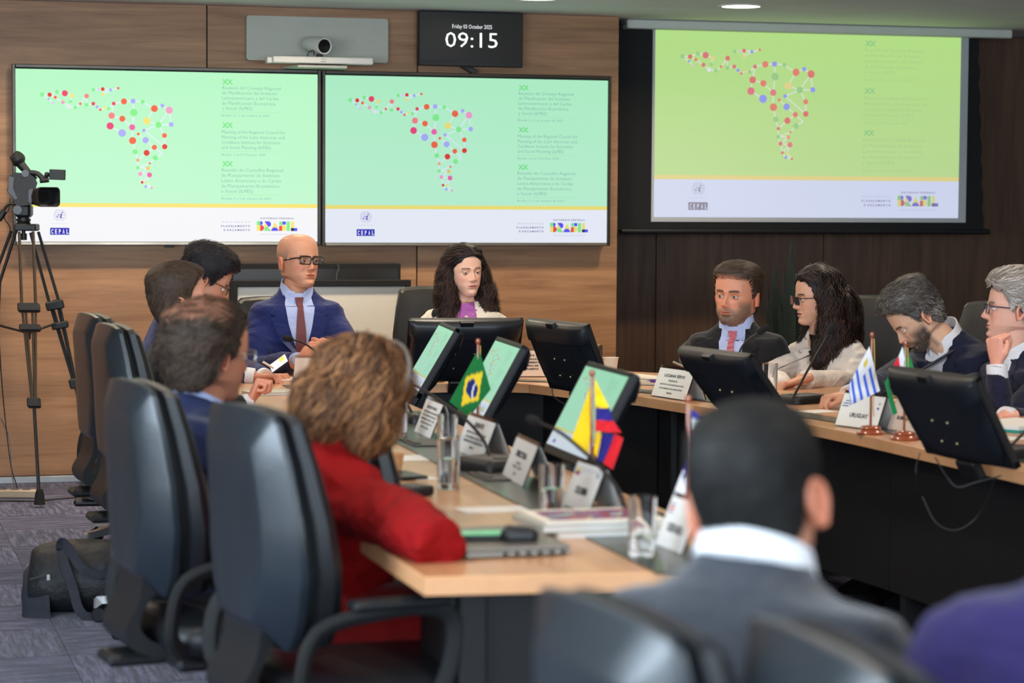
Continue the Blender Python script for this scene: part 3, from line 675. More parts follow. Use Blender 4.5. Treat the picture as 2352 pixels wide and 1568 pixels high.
def place_monitor(bot, top, wdir, label, scr=True, cut=(0, 1)):
    """bot/top: centres of the lower and upper screen edges; wdir: along the width"""
    b, t_ = Vector(bot), Vector(top); x = Vector(wdir).normalized(); z = (t_-b); z = (z-x*z.dot(x)).normalized(); y = z.cross(x)
    t = mon0 if not used_m else dup(mon0); used_m.append(t)
    A = Matrix.Identity(4)
    for i in range(3): A[i][0] = x[i]; A[i][1] = y[i]; A[i][2] = z[i]; A[i][3] = b[i]
    t.matrix_world = A; t['label'] = label; t['group'] = 'desk monitors'
    return t
# wdir is chosen so that the rear housing (+y local) points over the inner edge, away from the user
MON = [((2.01, 6.47, .768), (2.13, 6.46, .998), (-.04, -1, 0), 'tilted desk monitor showing green slide behind the yellow, blue and red flag', 1),
       ((2.07, 7.74, .768), (2.195, 7.73, .998), (-.09, -1, 0), 'tilted desk monitor with pale green picture behind the green and yellow flag', 1),
       ((2.12, 8.80, .768), (2.26, 8.82, 1.0), (-.125, -1, 0), 'tilted desk monitor with bluish picture in front of the wide monitor back', 1),
       ((2.79, 8.77, .765), (2.68, 8.81, 1.008), (-.21, .978, 0), 'black monitor back beside the white paper cup, at the bend of the table', 0),
       ((3.06, 7.62, .765), (2.88, 7.55, 1.008), (-.168, .986, 0), 'blue-black monitor back in front of the bearded man in the black suit', 0),
       ((3.19, 6.28, .762), (3.05, 6.30, 1.008), (-.105, .995, 0), 'blue-black monitor back overhanging the table edge, beside the green, white and red flag', 0),
       ((2.48, 9.44, .765), (2.46, 9.31, .995), (-1, 0.1, 0), 'black monitor back hiding the chest of the woman in the cream jacket', 0)]
for b, t_, wd, lab, s in MON:
    place_monitor(b, t_, wd, lab)
for (b, t_, wd, lab, s), t in zip(MON, used_m):
    # own picture on every screen; the flat print is shared with the televisions
    p = put_slide('screen', SL_TV, e_mo, t, (-MW/2+.014, -.0105, .024), (1, 0, 0), (0, 0, 1), MW-.028)
    p.scale = (1, 1, (MH-.04)/((MW-.028)*9/16)); p.location = (0, 0, .024*(1-p.scale[2]))

# ================================================================ chairs
m_lea = mat('leather_blue_grey', (25, 32, 38), .30, var=.12, scale=9, bump=.10, bscale=260, spec=.9)
m_leab = mat('leather_black', (20, 22, 25), .42, var=.12, scale=9, bump=.12, bscale=260)
m_chrome = mat('chrome', (238, 240, 242), .30, metal=1, var=0)
def back_outline(inset=0, k=5):
    """outline of the chair back in xz, anticlockwise from lower right"""
    P = [(.15, .43), (.20, .50), (.232, .62), (.228, .74), (.212, .88), (.196, .975)]
    pts = [Vector(p) for p in P]+[Vector((.18, .992)), Vector((.10, 1.0)), Vector((0, 1.002))]
    full = pts+[Vector((-p.x, p.y)) for p in pts[-2::-1]]
    full += [Vector((-.10, .425)), Vector((0, .423)), Vector((.10, .425))]
    full = [Vector((p.x, .555+(p.y-.423)*.889)) for p in full]
    c = Vector((0, .81)); out = []
    for p in full:
        q = p-c; out.append((c.x+q.x*(1-inset/.21), c.y+q.y*(1-inset/.25)))
    return out
def lean(p):
    x, y, z = p; t = max(0, min(1, (1.07-z)/.5)); y = -.284+(y+.284)*(1+.75*t*(1.15-.3*t)); return (x, y-(z-.45)*.03+.02*math.sin((z-.45)*5), z)
def make_chair():
    t = thing('office_chair', 'x', 'chair')
    def shell(rs, name, m, caps=True):
        g = G(); g.loft([[lean((x, y, z)) for x, z in back_outline(i)] for y, i in rs], cap=caps); g.build(name, m, t, smooth=24)
    shell([(-.228, .010), (-.236, .0), (-.246, .0), (-.250, .003), (-.284, .062), (-.286, .068), (-.287, .12)], 'back_shell', m_lea)
    shell([(-.222, .02), (-.214, .006), (-.196, .002), (-.182, .012), (-.172, .04), (-.168, .08)], 'back_cushion', m_leab)
    shell([(-.238, .02), (-.22, .02)], 'back_seam', m_blackm)
    g = G(); rr = rrect(.50, .48, .09, 5)
    g.loft([[(x*s, y*s+.02, z) for x, y in rr] for z, s in ((.425, .90), (.435, .96), (.45, 1.0), (.475, 1.0), (.495, .97), (.503, .90), (.505, .6))]); g.build('seat', m_leab, t, smooth=50)
    G().box((0, -.02, .405), (.40, .36, .035), b=.012).box((0, -.22, .40), (.12, .22, .03), b=.01).build('seat_pan', m_black, t)
    g = G(); P = smooth_path([lean((0, -.262, .66)), lean((0, -.268, .56)), (0, -.285, .49), (0, -.262, .445), (0, -.20, .425), (0, -.08, .42)], 4)
    g.loft([[q+Vector((-.11, 0, 0))+d for d in (Vector((0, -.018, -.012)), Vector((0, .018, .012)))]+[q+Vector((.11, 0, 0))+d for d in (Vector((0, .018, .012)), Vector((0, -.018, -.012)))] for q in P]); g.build('back_support', m_black, t, smooth=60)
    for s in (-1, 1):                                     # closed loop arm
        P = smooth_path([(s*.235, -.20, .44), (s*.27, -.235, .50), (s*.275, -.20, .62), (s*.28, -.05, .655), (s*.28, .06, .655), (s*.28, .11, .62), (s*.275, .10, .52), (s*.25, .06, .42), (s*.20, .06, .40)], 5)
        G().tube(P, .015, 8, flat=1.4).build('armrest', m_blackm, t)
        G().box((s*.28, -.02, .672), (.055, .22, .022), b=.009).build('arm_pad', m_leab, t)
    G().lathe([(.03, .20), (.03, .30), (.022, .30), (.022, .40)], n=16).build('gas_lift', m_black, t)
    for k in range(5):
        a = 2*PI*k/5+.3; d = Vector((math.cos(a), math.sin(a), 0)); n = Vector((-d.y, d.x, 0)); g = G()
        secs = []
        for r, z0, z1, wd in ((.02, .09, .145, .030), (.10, .088, .130, .026), (.30, .068, .094, .019), (.325, .05, .092, .017), (.335, .05, .082, .014)):
            c = d*r; secs.append([c+n*wd+Vector((0, 0, z0)), c+n*wd*.8+Vector((0, 0, z1)), c-n*wd*.8+Vector((0, 0, z1)), c-n*wd+Vector((0, 0, z0))])
        g.loft(secs); g.build('base_leg', m_chrome, t, smooth=0)
        c = d*.315; g = G()
        for s in (-1, 1): g.lathe([(.001, -.009), (.022, -.009), (.027, -.005), (.027, .005), (.022, .009), (.001, .009)], tuple(c+n*s*.014+Vector((0, 0, .027))), 14, R=Matrix.Rotation(a, 4, 'Z') @ Matrix.Rotation(PI/2, 4, 'X'), cap=False)
        g.box(tuple(c+Vector((0, 0, .04))), (.02, .02, .03), b=.004); g.build('caster', m_black, t)
    return t
chair0 = make_chair(); used_c = []
def place_chair(x, y, face, label, dz=0):
    """face: heading of the sitter, degrees clockwise from straight towards the screens wall (+y)"""
    t = chair0 if not used_c else dup(chair0)
    used_c.append(t); t.location = (x, y, 0); t.rotation_euler = (0, 0, -math.radians(face)); t['label'] = label; t['group'] = 'office chairs round the table'
    if dz:
        for k in kids(t):
            if k.name.split('.')[0] not in ('base_leg', 'caster', 'gas_lift'): k.location.z += dz
    return t
# ================================================================ people
m_skin = vcol('skin', .48, .35, bump=.08, bscale=500, sss=.12)
m_eye = vcol('eye', .12, .6)
def smst(x, a, b):
    t = np.clip((x-a)/(b-a), 0, 1); return t*t*(3-2*t)
HZ = np.array([12., 11.7, 11.0, 9.8, 8, 6, 4, 2, 0, -2, -4, -6, -8, -9.6, -10.8, -11.6, -12.4, -13.6, -15.5, -18])
HF = np.array([.4, 2.4, 4.9, 6.9, 8.3, 9.0, 9.3, 9.45, 9.0, 9.1, 9.2, 9.3, 9.25, 9.25, 8.6, 7.0, 5.2, 4.4, 4.4, 4.6])
HB = np.array([.6, 3.4, 6.0, 8.1, 9.6, 10.2, 10.4, 10.2, 9.7, 8.9, 7.9, 7.1, 6.6, 6.4, 6.3, 6.3, 6.4, 6.6, 6.9, 7.2])
HW = np.array([.5, 2.8, 5.0, 6.5, 7.3, 7.7, 7.85, 7.8, 7.55, 7.2, 6.95, 6.6, 6.0, 5.4, 5.0, 4.9, 4.9, 5.1, 5.3, 5.6])
def head_geo(S):
    """head in metres, face towards +y, eyes at z = 0. Returns rings (k, n, 3), colours, hair mask"""
    fem = S.get('fem', 0); n = 112
    z = np.concatenate([12-np.array([0, .05, .15, .3, .5, .75, 1.1, 1.5, 2, 2.6, 3.3, 4.1, 5, 6, 7, 8]), np.linspace(3.6, -11.9, 66), np.linspace(-12.3, -18, 9)])
    F, B, W = (np.interp(z, HZ[::-1], q[::-1]) for q in (HF, HB, HW))
    if fem:
        W = W*(1-.05*smst(-z, 2, 9)-.02); F = F-.25*smst(z, 1, 3)
        W = np.where(z < -11.3, W*.86, W); B = np.where(z < -11, B*.92, B)
    W = W*S.get('wide', 1); jow = S.get('jowl', 0)
    W = W+jow*smst(-z, 4, 8)*(z > -14)
    a0 = np.linspace(0, 2*PI, n, endpoint=False)
    a = a0-.26*np.sin(2*(a0))*0+.30*np.cos(a0)*1.0            # gather columns round the face (a = 90 deg is straight ahead)
    ca, sa = np.cos(a), np.sin(a)
    kz = smst(-z, 5, 10)[:, None]*(z > -11.5)[:, None]
    ef = 2/(2.35-.55*kz); eb = 2/2.15
    fr = sa > 0
    ex = np.where(fr[None], ef, eb)
    x = np.sign(ca)[None]*np.abs(ca)[None]**ex*W[:, None]
    y = np.where(fr[None], np.abs(sa)[None]**ex*F[:, None], -np.abs(sa)[None]**ex*B[:, None])
    zz = np.repeat(z[:, None], n, 1)
    lift = np.interp(z, [-18, -13.4, -11.6, -6.0], [0, 4.2, 4.2, 0])[:, None]
    zz = zz+lift*(1-smst(y, -1, 8.0))*np.where(z < -14, .9, 1)[:, None]
    f = smst(y, 2.0, 5.5)*(z > -12)[:, None]                  # front weight
    g = lambda cx, cz, sx, sz: np.exp(-((np.abs(x)-cx)/sx)**2-((zz-cz)/sz)**2)
    d = np.zeros_like(x)
    Nz = np.interp(zz, [-4.75, -4.4, -4.0, -3.5, -3.0, -2, -1, 0, .8, 1.6, 2.4], [0, .55, 1.55, 2.3, 2.45, 2.0, 1.5, 1.0, .62, .35, .1])*S.get('nose', 1)
    sx = np.interp(zz, [-4.4, -3, -1, 1, 2.4], [1.15, 1.05, .75, .62, .9])
    d += Nz*np.exp(-(x/sx)**2)
    d += .85*g(1.45, -3.55, .5, .55)                          # nostril wings
    d -= 1.15*g(3.2, .15, 1.55, 1.0)                          # sockets
    d -= .25*g(1.6, .3, .5, .8)
    d += .38*g(3.0, 1.75, 1.9, .55)*(1-.5*fem)+.15*np.exp(-(x/1.5)**2-((zz-1.9)/.8)**2)
    d += .38*g(4.4, -2.4, 1.7, 1.5)
    d -= .22*g(3.0, -5.2, .6, 1.6)                            # fold beside the mouth
    lw = 2.3
    lipx = np.exp(-(x/lw)**4)
    d += lipx*(.42*np.exp(-((zz+5.95)/.42)**2)+.5*np.exp(-((zz+6.95)/.48)**2))
    mo = S.get('mouth', 0)
    d -= lipx*(.38+.5*mo)*np.exp(-((zz+6.42)/(.16+.3*mo))**2)
    d -= .16*np.exp(-(x/.45)**2-((zz+5.1)/.5)**2)
    d -= .3*np.exp(-(x/2.2)**2-((zz+8.0)/.5)**2)
    d += .55*np.exp(-(x/1.9)**2-((zz+9.7)/1.0)**2)*(1-.25*fem)
    y = y+d*f
    t = (np.abs(x) > 6)*smst(zz, 0, 3)*smst(-zz, -7, -3)
    x = x-np.sign(x)*t*.18*(y > 1)
    # colour
    sk = np.array(lin(S['skin'])); C = np.tile(sk, x.shape+(1,)).astype(float)
    def mixc(w, rgb, s=1.0):
        nonlocal C
        w = np.clip(w*s, 0, 1)[..., None]; C = C*(1-w)+np.array(lin(rgb))*w
    red = tuple(np.clip(np.array(S['skin'])*np.array([1.03, .82, .80]), 0, 255))
    mixc(f*np.exp(-(x/1.4)**2-((zz+3.3)/1.2)**2), red, .55); mixc(f*g(4.3, -2.8, 1.8, 1.6), red, .4)
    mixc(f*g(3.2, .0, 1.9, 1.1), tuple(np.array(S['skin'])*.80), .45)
    lipm = f*np.exp(-(x/2.35)**6)*smst(zz, -7.55, -7.25)*smst(-zz, 5.55+0, 5.8)*(1-.0*x)
    mixc(lipm*np.exp(-((zz+6.4)/(.35+.65*np.clip(1-(x/2.4)**2, 0, 1)))**4), S.get('lips', tuple(np.array(S['skin'])*np.array([.86, .60, .58]))), .9)
    mixc(f*lipx*np.exp(-((zz+6.42)/.13)**2)*np.exp(-(x/2.2)**4), (70, 32, 28), .8)
    bz = 2.15-.055*(np.abs(x)-3.0)**2+.04*(np.abs(x)-3)
    mixc(f*np.exp(-((zz-bz)/S.get('browt', .36))**2)*smst(np.abs(x), .9, 1.5)*smst(-np.abs(x), -5.4, -4.6), S.get('brow', (60, 45, 38)), 1.3)
    bd = S.get('beard')
    if bd:
        m = f*smst(-zz, 3.9, 5.6)+smst(-zz, .5, 4.5)*smst(y, .6, 2.6)*smst(np.abs(x), 3.6, 5.4)
        m = np.clip(m, 0, 1)*(1-lipx*np.exp(-((zz+6.45)/.75)**4)*.9)*smst(zz, -13.4, -12.0)*(1-.75*f*g(3.7, -4.2, 1.5, 1.6))*(1-.5*f*g(2.4, -8, .7, .6))*smst(y, .3, 1.6)
        gr = np.array([[noise.noise(Vector((x[i, j]*2, y[i, j]*2, zz[i, j]*2))) for j in range(n)] for i in range(len(z))])*.35+1
        mixc(np.clip(m*gr, 0, 1), bd, S.get('beardk', .8))
        if S.get('beard2'): mixc(np.clip(m*f*np.exp(-((zz+8.6)/1.8)**2-(x/3)**2)*gr, 0, 1), S['beard2'], .7)
    # scalp region
    hl = S.get('hairline', 7.2); tp = S.get('temple', 1.2)
    line = np.interp(y, [-9, -5, -2.5, -.5, 1.0, 2.0, 3.2, 5.0, 7.2, 8.5], [-7.2, -6.8, -4.5, -1.2, -1.6, -1.4, 1.5+tp, 4.6+tp, hl, hl+.6])
    ear = np.exp(-((y+.2)/1.6)**2-((zz+.2)/3.0)**2)*(np.abs(x) > 5)*4
    mk = smst(zz-line-ear, -.8, .8)
    if S.get('bald'):
        crown = smst(zz, S['bald'][0], S['bald'][1]); mk = mk*(1-crown)
    mixc(mk, S.get('scalp', (40, 30, 26)), S.get('scalpk', .9))
    P = np.stack([x, y, zz], -1)/100*S.get('size', 1.0)
    return P, C, mk
def ear_geo(S, side):
    g = G(); k, n = 9, 26; sk = np.array(lin(S['skin']))*np.array([1.0, .80, .76]); sz = S.get('size', 1)*S.get('ear', 1)
    rings = []; cols = []
    for i in range(k):
        t = i/(k-1); r = 1-t
        ring = []
        for j in range(n):
            a = 2*PI*j/n; w = 1.75*(1+.18*math.sin(a)); h = 3.25
            rad = r; out = .5+.9*math.exp(-((r-.82)/.16)**2)-1.1*math.exp(-((r-.35)/.3)**2)*(.8+.3*math.cos(a))
            if r > .97: out = -.4
            ring.append((side*(out+.55*max(0, -math.cos(a))*0), math.cos(a)*w*rad*(1-.38*float(smst(np.array(-math.sin(a)), -.2, 1))), math.sin(a)*h*rad))
        rings.append(ring); cols.append([tuple(sk*(1.0 if r > .5 else .62))]*n)
    R = Matrix.Rotation(side*math.radians(-24), 4, 'Z') @ Matrix.Rotation(math.radians(12), 4, 'X')
    V = np.array(rings).reshape(-1, 3) @ np.array(R.to_3x3()).T
    V[:, 0] += side*(7.55*S.get('wide', 1)+.25); V[:, 1] += -.7; V[:, 2] += -.9
    g.loft((V/100*sz).reshape(k, n, 3), col=np.array(cols)); return g
def hand_proto(kind):
    """right hand, wrist at origin, fingers along +y, palm facing -z, thumb towards -x"""
    curls = dict(flat=(8, 10, 8), rest=(22, 30, 22), grip=(48, 62, 40), fist=(72, 88, 50), clasp=(38, 44, 26))[kind]
    g = G()
    g.loft([[(x*w, y, z*t-.002) for x, z in [(math.cos(a)*1.0, math.sin(a)) for a in np.linspace(0, 2*PI, 14, endpoint=False)]] for y, w, t in ((-.05, .026, .020), (0, .027, .018), (.02, .034, .017), (.05, .041, .015), (.08, .042, .013), (.093, .038, .010))])
    for i, (bx, L) in enumerate(((-.030, (.044, .026, .021)), (-.010, (.048, .030, .022)), (.011, (.045, .028, .021)), (.030, (.036, .021, .019)))):
        p = Vector((bx*.8, .060, 0)); path = [p, Vector((bx, .09-abs(bx)*.25, .001))]; r = [.0105, .0105]; ang = 0; sp = bx*2.2
        for s_, (l, c) in enumerate(zip(L, curls)):
            ang += math.radians(c+(4*i if kind != 'flat' else 0)); d = Vector((math.sin(sp)*math.cos(ang), math.cos(ang)*math.cos(sp), -math.sin(ang)))
            q = path[-1]; path += [q+d*l*.5, q+d*l]; rr = (.0094, .0086, .0076)[s_]*(1 if i < 3 else .88); r += [rr*.97, rr]
        path.append(path[-1]+d*.005); r.append(.004)
        g.tube(path, r, 9)
    tc = {'flat': .2, 'rest': .5, 'grip': .9, 'fist': 1.1, 'clasp': .3}[kind]
    T = [Vector((-.016, .012, -.004)), Vector((-.036, .034, -.010)), Vector((-.050+.012*tc, .062, -.016-.008*tc)), Vector((-.054+.03*tc, .088, -.02-.014*tc)), Vector((-.052+.04*tc, .098, -.022-.018*tc))]
    g.tube(T, [.015, .0145, .0115, .0095, .005], 9)
    me = remesh(g, .0030, 2); return me
def remesh(g, vox, smooth=3):
    me = g.mesh('tmp', smooth=0); o = bpy.data.objects.new('tmp', me); COL.objects.link(o)
    m = o.modifiers.new('r', 'REMESH'); m.mode = 'VOXEL'; m.voxel_size = vox
    if smooth: s = o.modifiers.new('s', 'SMOOTH'); s.factor = .5; s.iterations = smooth
    dg = bpy.context.evaluated_depsgraph_get(); ev = o.evaluated_get(dg); m2 = ev.to_mesh()
    V = np.empty(len(m2.vertices)*3); m2.vertices.foreach_get('co', V); V = V.reshape(-1, 3)
    F = [list(p.vertices) for p in m2.polygons]
    ev.to_mesh_clear(); bpy.data.objects.remove(o); bpy.data.meshes.remove(me); return V, F
HANDS = {}
def hand(kind):
    if kind not in HANDS: HANDS[kind] = hand_proto(kind)
    return HANDS[kind]
def frame(fwd, up):
    y = Vector(fwd).normalized(); z = Vector(up); z = (z-y*z.dot(y)).normalized(); x = y.cross(z)
    A = Matrix.Identity(4)
    for i in range(3): A[i][0] = x[i]; A[i][1] = y[i]; A[i][2] = z[i]
    return A
def facing(p, deg):
    """unit heading for yaw as seen from the lens: 0 = towards it, +90 = picture right, 180 = away"""
    d = Vector((-p.x, -p.y, 0)).normalized(); r = Vector((-d.y, d.x, 0)); a = math.radians(deg); return d*math.cos(a)+r*math.sin(a)
def strands(g, bvh, roots, dirf, steps, sl_, wid, lift=.004, curl=(0, 0), col=(30, 22, 18), colv=.5, tip=.35, fly=.0, spread=.0):
    """flat locks that follow the surface in bvh"""
    base = np.array(lin(col))
    for p, nrm in roots:
        p = Vector(p); nrm = Vector(nrm); c = base*(1+colv*(random.random()*2-1)); ph = random.random()*6.28; fr = curl[1]*(.8+.4*random.random()); am = curl[0]*(.6+.8*random.random())
        pts = []; ext = fly*random.random()
        jit = Vector((random.gauss(0, 1), random.gauss(0, 1), random.gauss(0, 1)))*spread
        for i in range(steps+1):
            t = i/steps; off = lift+ext*t
            q = p+nrm*off
            if am:
                tt = pts[-1][0]-q if pts else Vector((0, 0, 1)); s1 = nrm.cross(Vector((0, 0, 1)));
                s1 = s1.normalized() if s1.length > .1 else Vector((1, 0, 0))
                q = q+s1*(am*math.sin(ph+fr*i)*min(1, t*3))+nrm*(am*(1+math.cos(ph+fr*i))*.7*min(1, t*3))
            pts.append((q, nrm.copy()))
            d = dirf(p, nrm)+jit; d = d-nrm*d.dot(nrm)
            if d.length < 1e-4: d = Vector((random.random()-.5, random.random()-.5, -.3))
            p = p+d.normalized()*sl_
            hit = bvh.find_nearest(p)
            if hit[0] is not None:
                if (hit[0]-p).length < .05 or True: p = hit[0]
                nn = hit[1]; nrm = nn if nn.dot(nrm) > -.2 else nrm
        V = []
        for i, (q, nn) in enumerate(pts):
            a_, b_ = pts[max(i-1, 0)][0], pts[min(i+1, steps)][0]; t_ = (b_-a_); s1 = t_.cross(nn); s1 = s1.normalized() if s1.length > 1e-7 else Vector((1, 0, 0))
            w_ = wid*(1-(1-tip)*(i/steps)**1.5)*(.55 if i == 0 else 1); V += [q-s1*w_, q+nn*w_*.55, q+s1*w_]
        F = []
        for i in range(steps):
            o = i*3; F += [(o, o+1, o+4, o+3), (o+1, o+2, o+5, o+4)]
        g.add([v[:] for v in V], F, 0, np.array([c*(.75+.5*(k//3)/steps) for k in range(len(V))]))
m_hair = vcol('hair', .55, .35)
m_hairs = vcol('hair_soft', .6, .25)
def bvh_of(V, F): return BVHTree.FromPolygons([tuple(v) for v in V], [tuple(f) for f in F])
def ellip(g, c, r, n=14, k=10, R=None): g.ball(c, r, n=n, k=k, R=R)
def fold(V, amp, sc, seed=0, aniso=(1, 1, 1)):
    out = V.copy()
    for i, v in enumerate(V):
        q = Vector((v[0]*aniso[0], v[1]*aniso[1], v[2]*aniso[2]))*sc+Vector((seed, seed*2.3, -seed))
        out[i] += np.array(noise.noise_vector(q))*amp
    return out
def cloth_mat(name, rgb, rough=.85, fine=900, var=.08, sheen=.15, wr=.35):
    m = mat(name, rgb, rough, var=var, scale=40, spec=.25, sheen=sheen, bump=.12, bscale=fine)
    nt = m.node_tree; N, L = nt.nodes, nt.links; b = N['Principled BSDF']
    old = b.inputs['Normal'].links[0].from_node
    n = N.new('ShaderNodeTexNoise'); n.inputs['Scale'].default_value = 7; n.inputs['Detail'].default_value = 2.5; n.inputs['Distortion'].default_value = 1.2
    tc = [x for x in N if x.type == 'TEX_COORD'][0]; mp = N.new('ShaderNodeMapping'); mp.inputs['Scale'].default_value = (1, 1, 2.2); L.new(tc.outputs['Object'], mp.inputs[0]); L.new(mp.outputs[0], n.inputs['Vector'])
    bp = N.new('ShaderNodeBump'); bp.inputs['Strength'].default_value = wr; bp.inputs['Distance'].default_value = .035
    L.new(n.outputs['Fac'], bp.inputs['Height']); L.new(old.outputs[0], bp.inputs['Normal']); L.new(bp.outputs[0], b.inputs['Normal'])
    return m

class Person:
    def __init__(s, label, S):
        s.S = S; hp = at(*S['head']); s.hp = hp
        bf = facing(hp, S['body']); hf = facing(hp, S['face'])
        p, r = math.radians(S.get('pitch', 0)), math.radians(S.get('roll', 0))
        x = hf.cross(Vector((0, 0, 1))); f2 = hf*math.cos(p)+Vector((0, 0, 1))*math.sin(p); u2_ = x.cross(f2)
        u3 = u2_*math.cos(r)+x*math.sin(r)
        s.HA = frame(f2, u3); s.HA.translation = hp
        sz = S.get('size', 1); s.sz = sz; ln = math.radians(S.get('lean', 5))
        up = Vector((0, 0, 1))*math.cos(ln)+bf*math.sin(ln)
        side = math.radians(S.get('side', 0)); rt_ = bf.cross(Vector((0, 0, 1)))
        up = (up*math.cos(side)+rt_*math.sin(side)).normalized()
        s.TA = frame(bf, up)
        hb = hp+s.HA.to_3x3() @ Vector((0, -.014, -.165*sz))
        if 'neck' in S: nk = at(S['neck'][0], S['neck'][1], (hb-CAMP).dot(FW)+S.get('nkz', .012))
        else: nk = hp+s.HA.to_3x3() @ Vector((0, -.035, -.125*sz)) - up*.055
        kb = S.get('nkb', 1.0 if 'neck' in S else 0); al_ = hb+up*((nk-hb).dot(up)); nk = nk*(1-kb)+al_*kb
        s.TA = frame(bf-up*bf.dot(up), up); s.TA.translation = nk; s.nk = nk; s.up = up; s.bf = bf
        zc = nk-up*.5
        s.root = thing('person', label, 'person', (zc.x, zc.y, 0)); s.loc = np.array([zc.x, zc.y, 0])
    def tl(s, x, y, z): return s.TA @ Vector((x, y, z))
    def tring(s, z, w, df, db, n=112, e=.9, cy=0, tilt=0):
        a0 = np.linspace(0, 2*PI, n, endpoint=False); a = a0+.30*np.cos(a0)*(1 if n == 112 else 0)
        out = []
        for t in a:
            c_, s_ = math.cos(t), math.sin(t); out.append(s.TA @ Vector((math.copysign(abs(c_)**e, c_)*w, cy+(abs(s_)**e*df if s_ > 0 else -abs(s_)**e*db), z-tilt*max(0, s_)**1.5)))
        return out
    def build(s):
        S = s.S; H, C, mk = head_geo(S); sh = S.get('shoulder', .40); bulk = S.get('bulk', 1.0)
        k, n = H.shape[:2]; A = np.array(s.HA); HWD = H.reshape(-1, 3) @ A[:3, :3].T + A[:3, 3]; rings = list(HWD.reshape(k, n, 3)); cols = list(C)
        sk = np.array(lin(S['skin']))
        nb = np.array([tuple(v) for v in s.tring(.0, .064, .062, .062, n)]); last = rings[-1]
        for t in (.33, .66): rings.append(last*(1-t)+nb*t); cols.append(np.tile(sk, (n, 1)))
        for z, w, df, db in ((0, .060, .058, .06), (-.02, .064, .060, .062), (-.045, .085, .066, .068), (-.08, .13*sh/.4, .082, .085), (-.16, .165*sh/.4, .10*bulk, .10), (-.30, .15, .10*bulk, .10), (-.45, .14, .105*bulk, .10), (-.56, .15, .10*bulk, .11)):
            rings.append(np.array([tuple(v) for v in s.tring(z, w, df, db, n)])); cols.append(np.tile(sk, (n, 1)))
        g = G(); g.loft(np.array(rings), cap=True, col=np.array(cols))
        for side in (-1, 1): e = ear_geo(S, side); e.xf(s.HA); g.merge(e)
        # upper eyelids and lower lids as part of the skin
        sz = s.sz
        for side in (-1, 1):
            c = Vector((side*.0315, .0775, .0005))*sz
            for a0, a1, rr in ((S.get('lid', 13), 100, .0131), (-100, -24, .0129)):
                R_, CC = [], []
                for i in range(7):
                    el = math.radians(a0+(a1-a0)*i/6); ring = []
                    for j in range(15):
                        az = math.radians(-85+170*j/14); ring.append(s.HA @ (c+Vector((math.sin(az)*rr*sz, math.cos(az)*math.cos(el)*rr*sz, math.sin(el)*rr*sz*(1-.22*(math.sin(az)**2))))))
                    R_.append(ring); edge = i in ((0,) if a0 > 0 else (6,))
                    CC.append([tuple(sk*(np.array([.30, .24, .22]) if edge and a0 > 0 else np.array([.90, .80, .78])))]*15)
                g.loft(np.array([[tuple(v) for v in r] for r in R_]), cap=False, closed=False, col=np.array(CC))
        # arms and hands
        s.arms = []
        for side, key in ((1, 'R'), (-1, 'L')):
            shp = s.tl(side*(sh/2-.04), 0, -.105)
            arm = S.get('arm'+key)
            if arm: el, wr = at(*arm[0]), at(*arm[1])
            else: el = s.tl(side*(sh/2+.05), .06, -.36); wr = s.tl(side*.12, .28, -.36)
            s.arms.append((side, shp, el, wr, arm))
            g.tube([shp, (shp+el)/2, el, el*.5+wr*.5, wr], [.028, .038, .036, .034, .025*S.get('hsz', 1)], 12, col=sk)
            if arm and len(arm) > 2 and arm[2]:
                kind, fd, pn = arm[2]
                V, F = hand(kind); hs = S.get('hsz', 1.0); V = V*hs
                V = V*np.array([side, 1, 1]); F2 = F if side == 1 else [f[::-1] for f in F]
                A2 = frame(Vector(fd), -Vector(pn)); A2.translation = wr; A2 = np.array(A2)
                nails = sk*np.array([1.0, .86, .84]); g.add(V @ A2[:3, :3].T + A2[:3, 3], F2, 0, nails)
        body = g.build('body', m_skin, s.root, world=True, colors=True, smooth=180)
        # eyes
        ge = G(); ir = np.array(lin(S.get('iris', (45, 28, 18))))
        gz = S.get('gaze', (0, 0))
        for side in (-1, 1):
            c = Vector((side*.0315, .0775, .0005))*sz
            G_, K_ = [], []
            R = Matrix.Rotation(math.radians(-gz[0]), 4, 'Z') @ Matrix.Rotation(math.radians(gz[1]), 4, 'X')
            for i, al in enumerate((0.5, 6, 11, 12, 24, 27, 45, 65, 90, 120, 150, 178)):
                a_ = math.radians(al); ring = [s.HA @ (c+(R.to_3x3() @ Vector((math.sin(a_)*math.cos(t), math.cos(a_), math.sin(a_)*math.sin(t))))*.0122*sz) for t in np.linspace(0, 2*PI, 18, endpoint=False)]
                G_.append([tuple(v) for v in ring]); K_.append([tuple((0.004, .003, .003) if al < 12 else ir if al < 26 else (.62, .58, .55))]*18)
            ge.loft(np.array(G_), col=np.array(K_))
        ge.build('eyes', m_eye, s.root, world=True, colors=True, smooth=180)
        s.hrings = HWD.reshape(k, n, 3); s.mk = mk
        return s
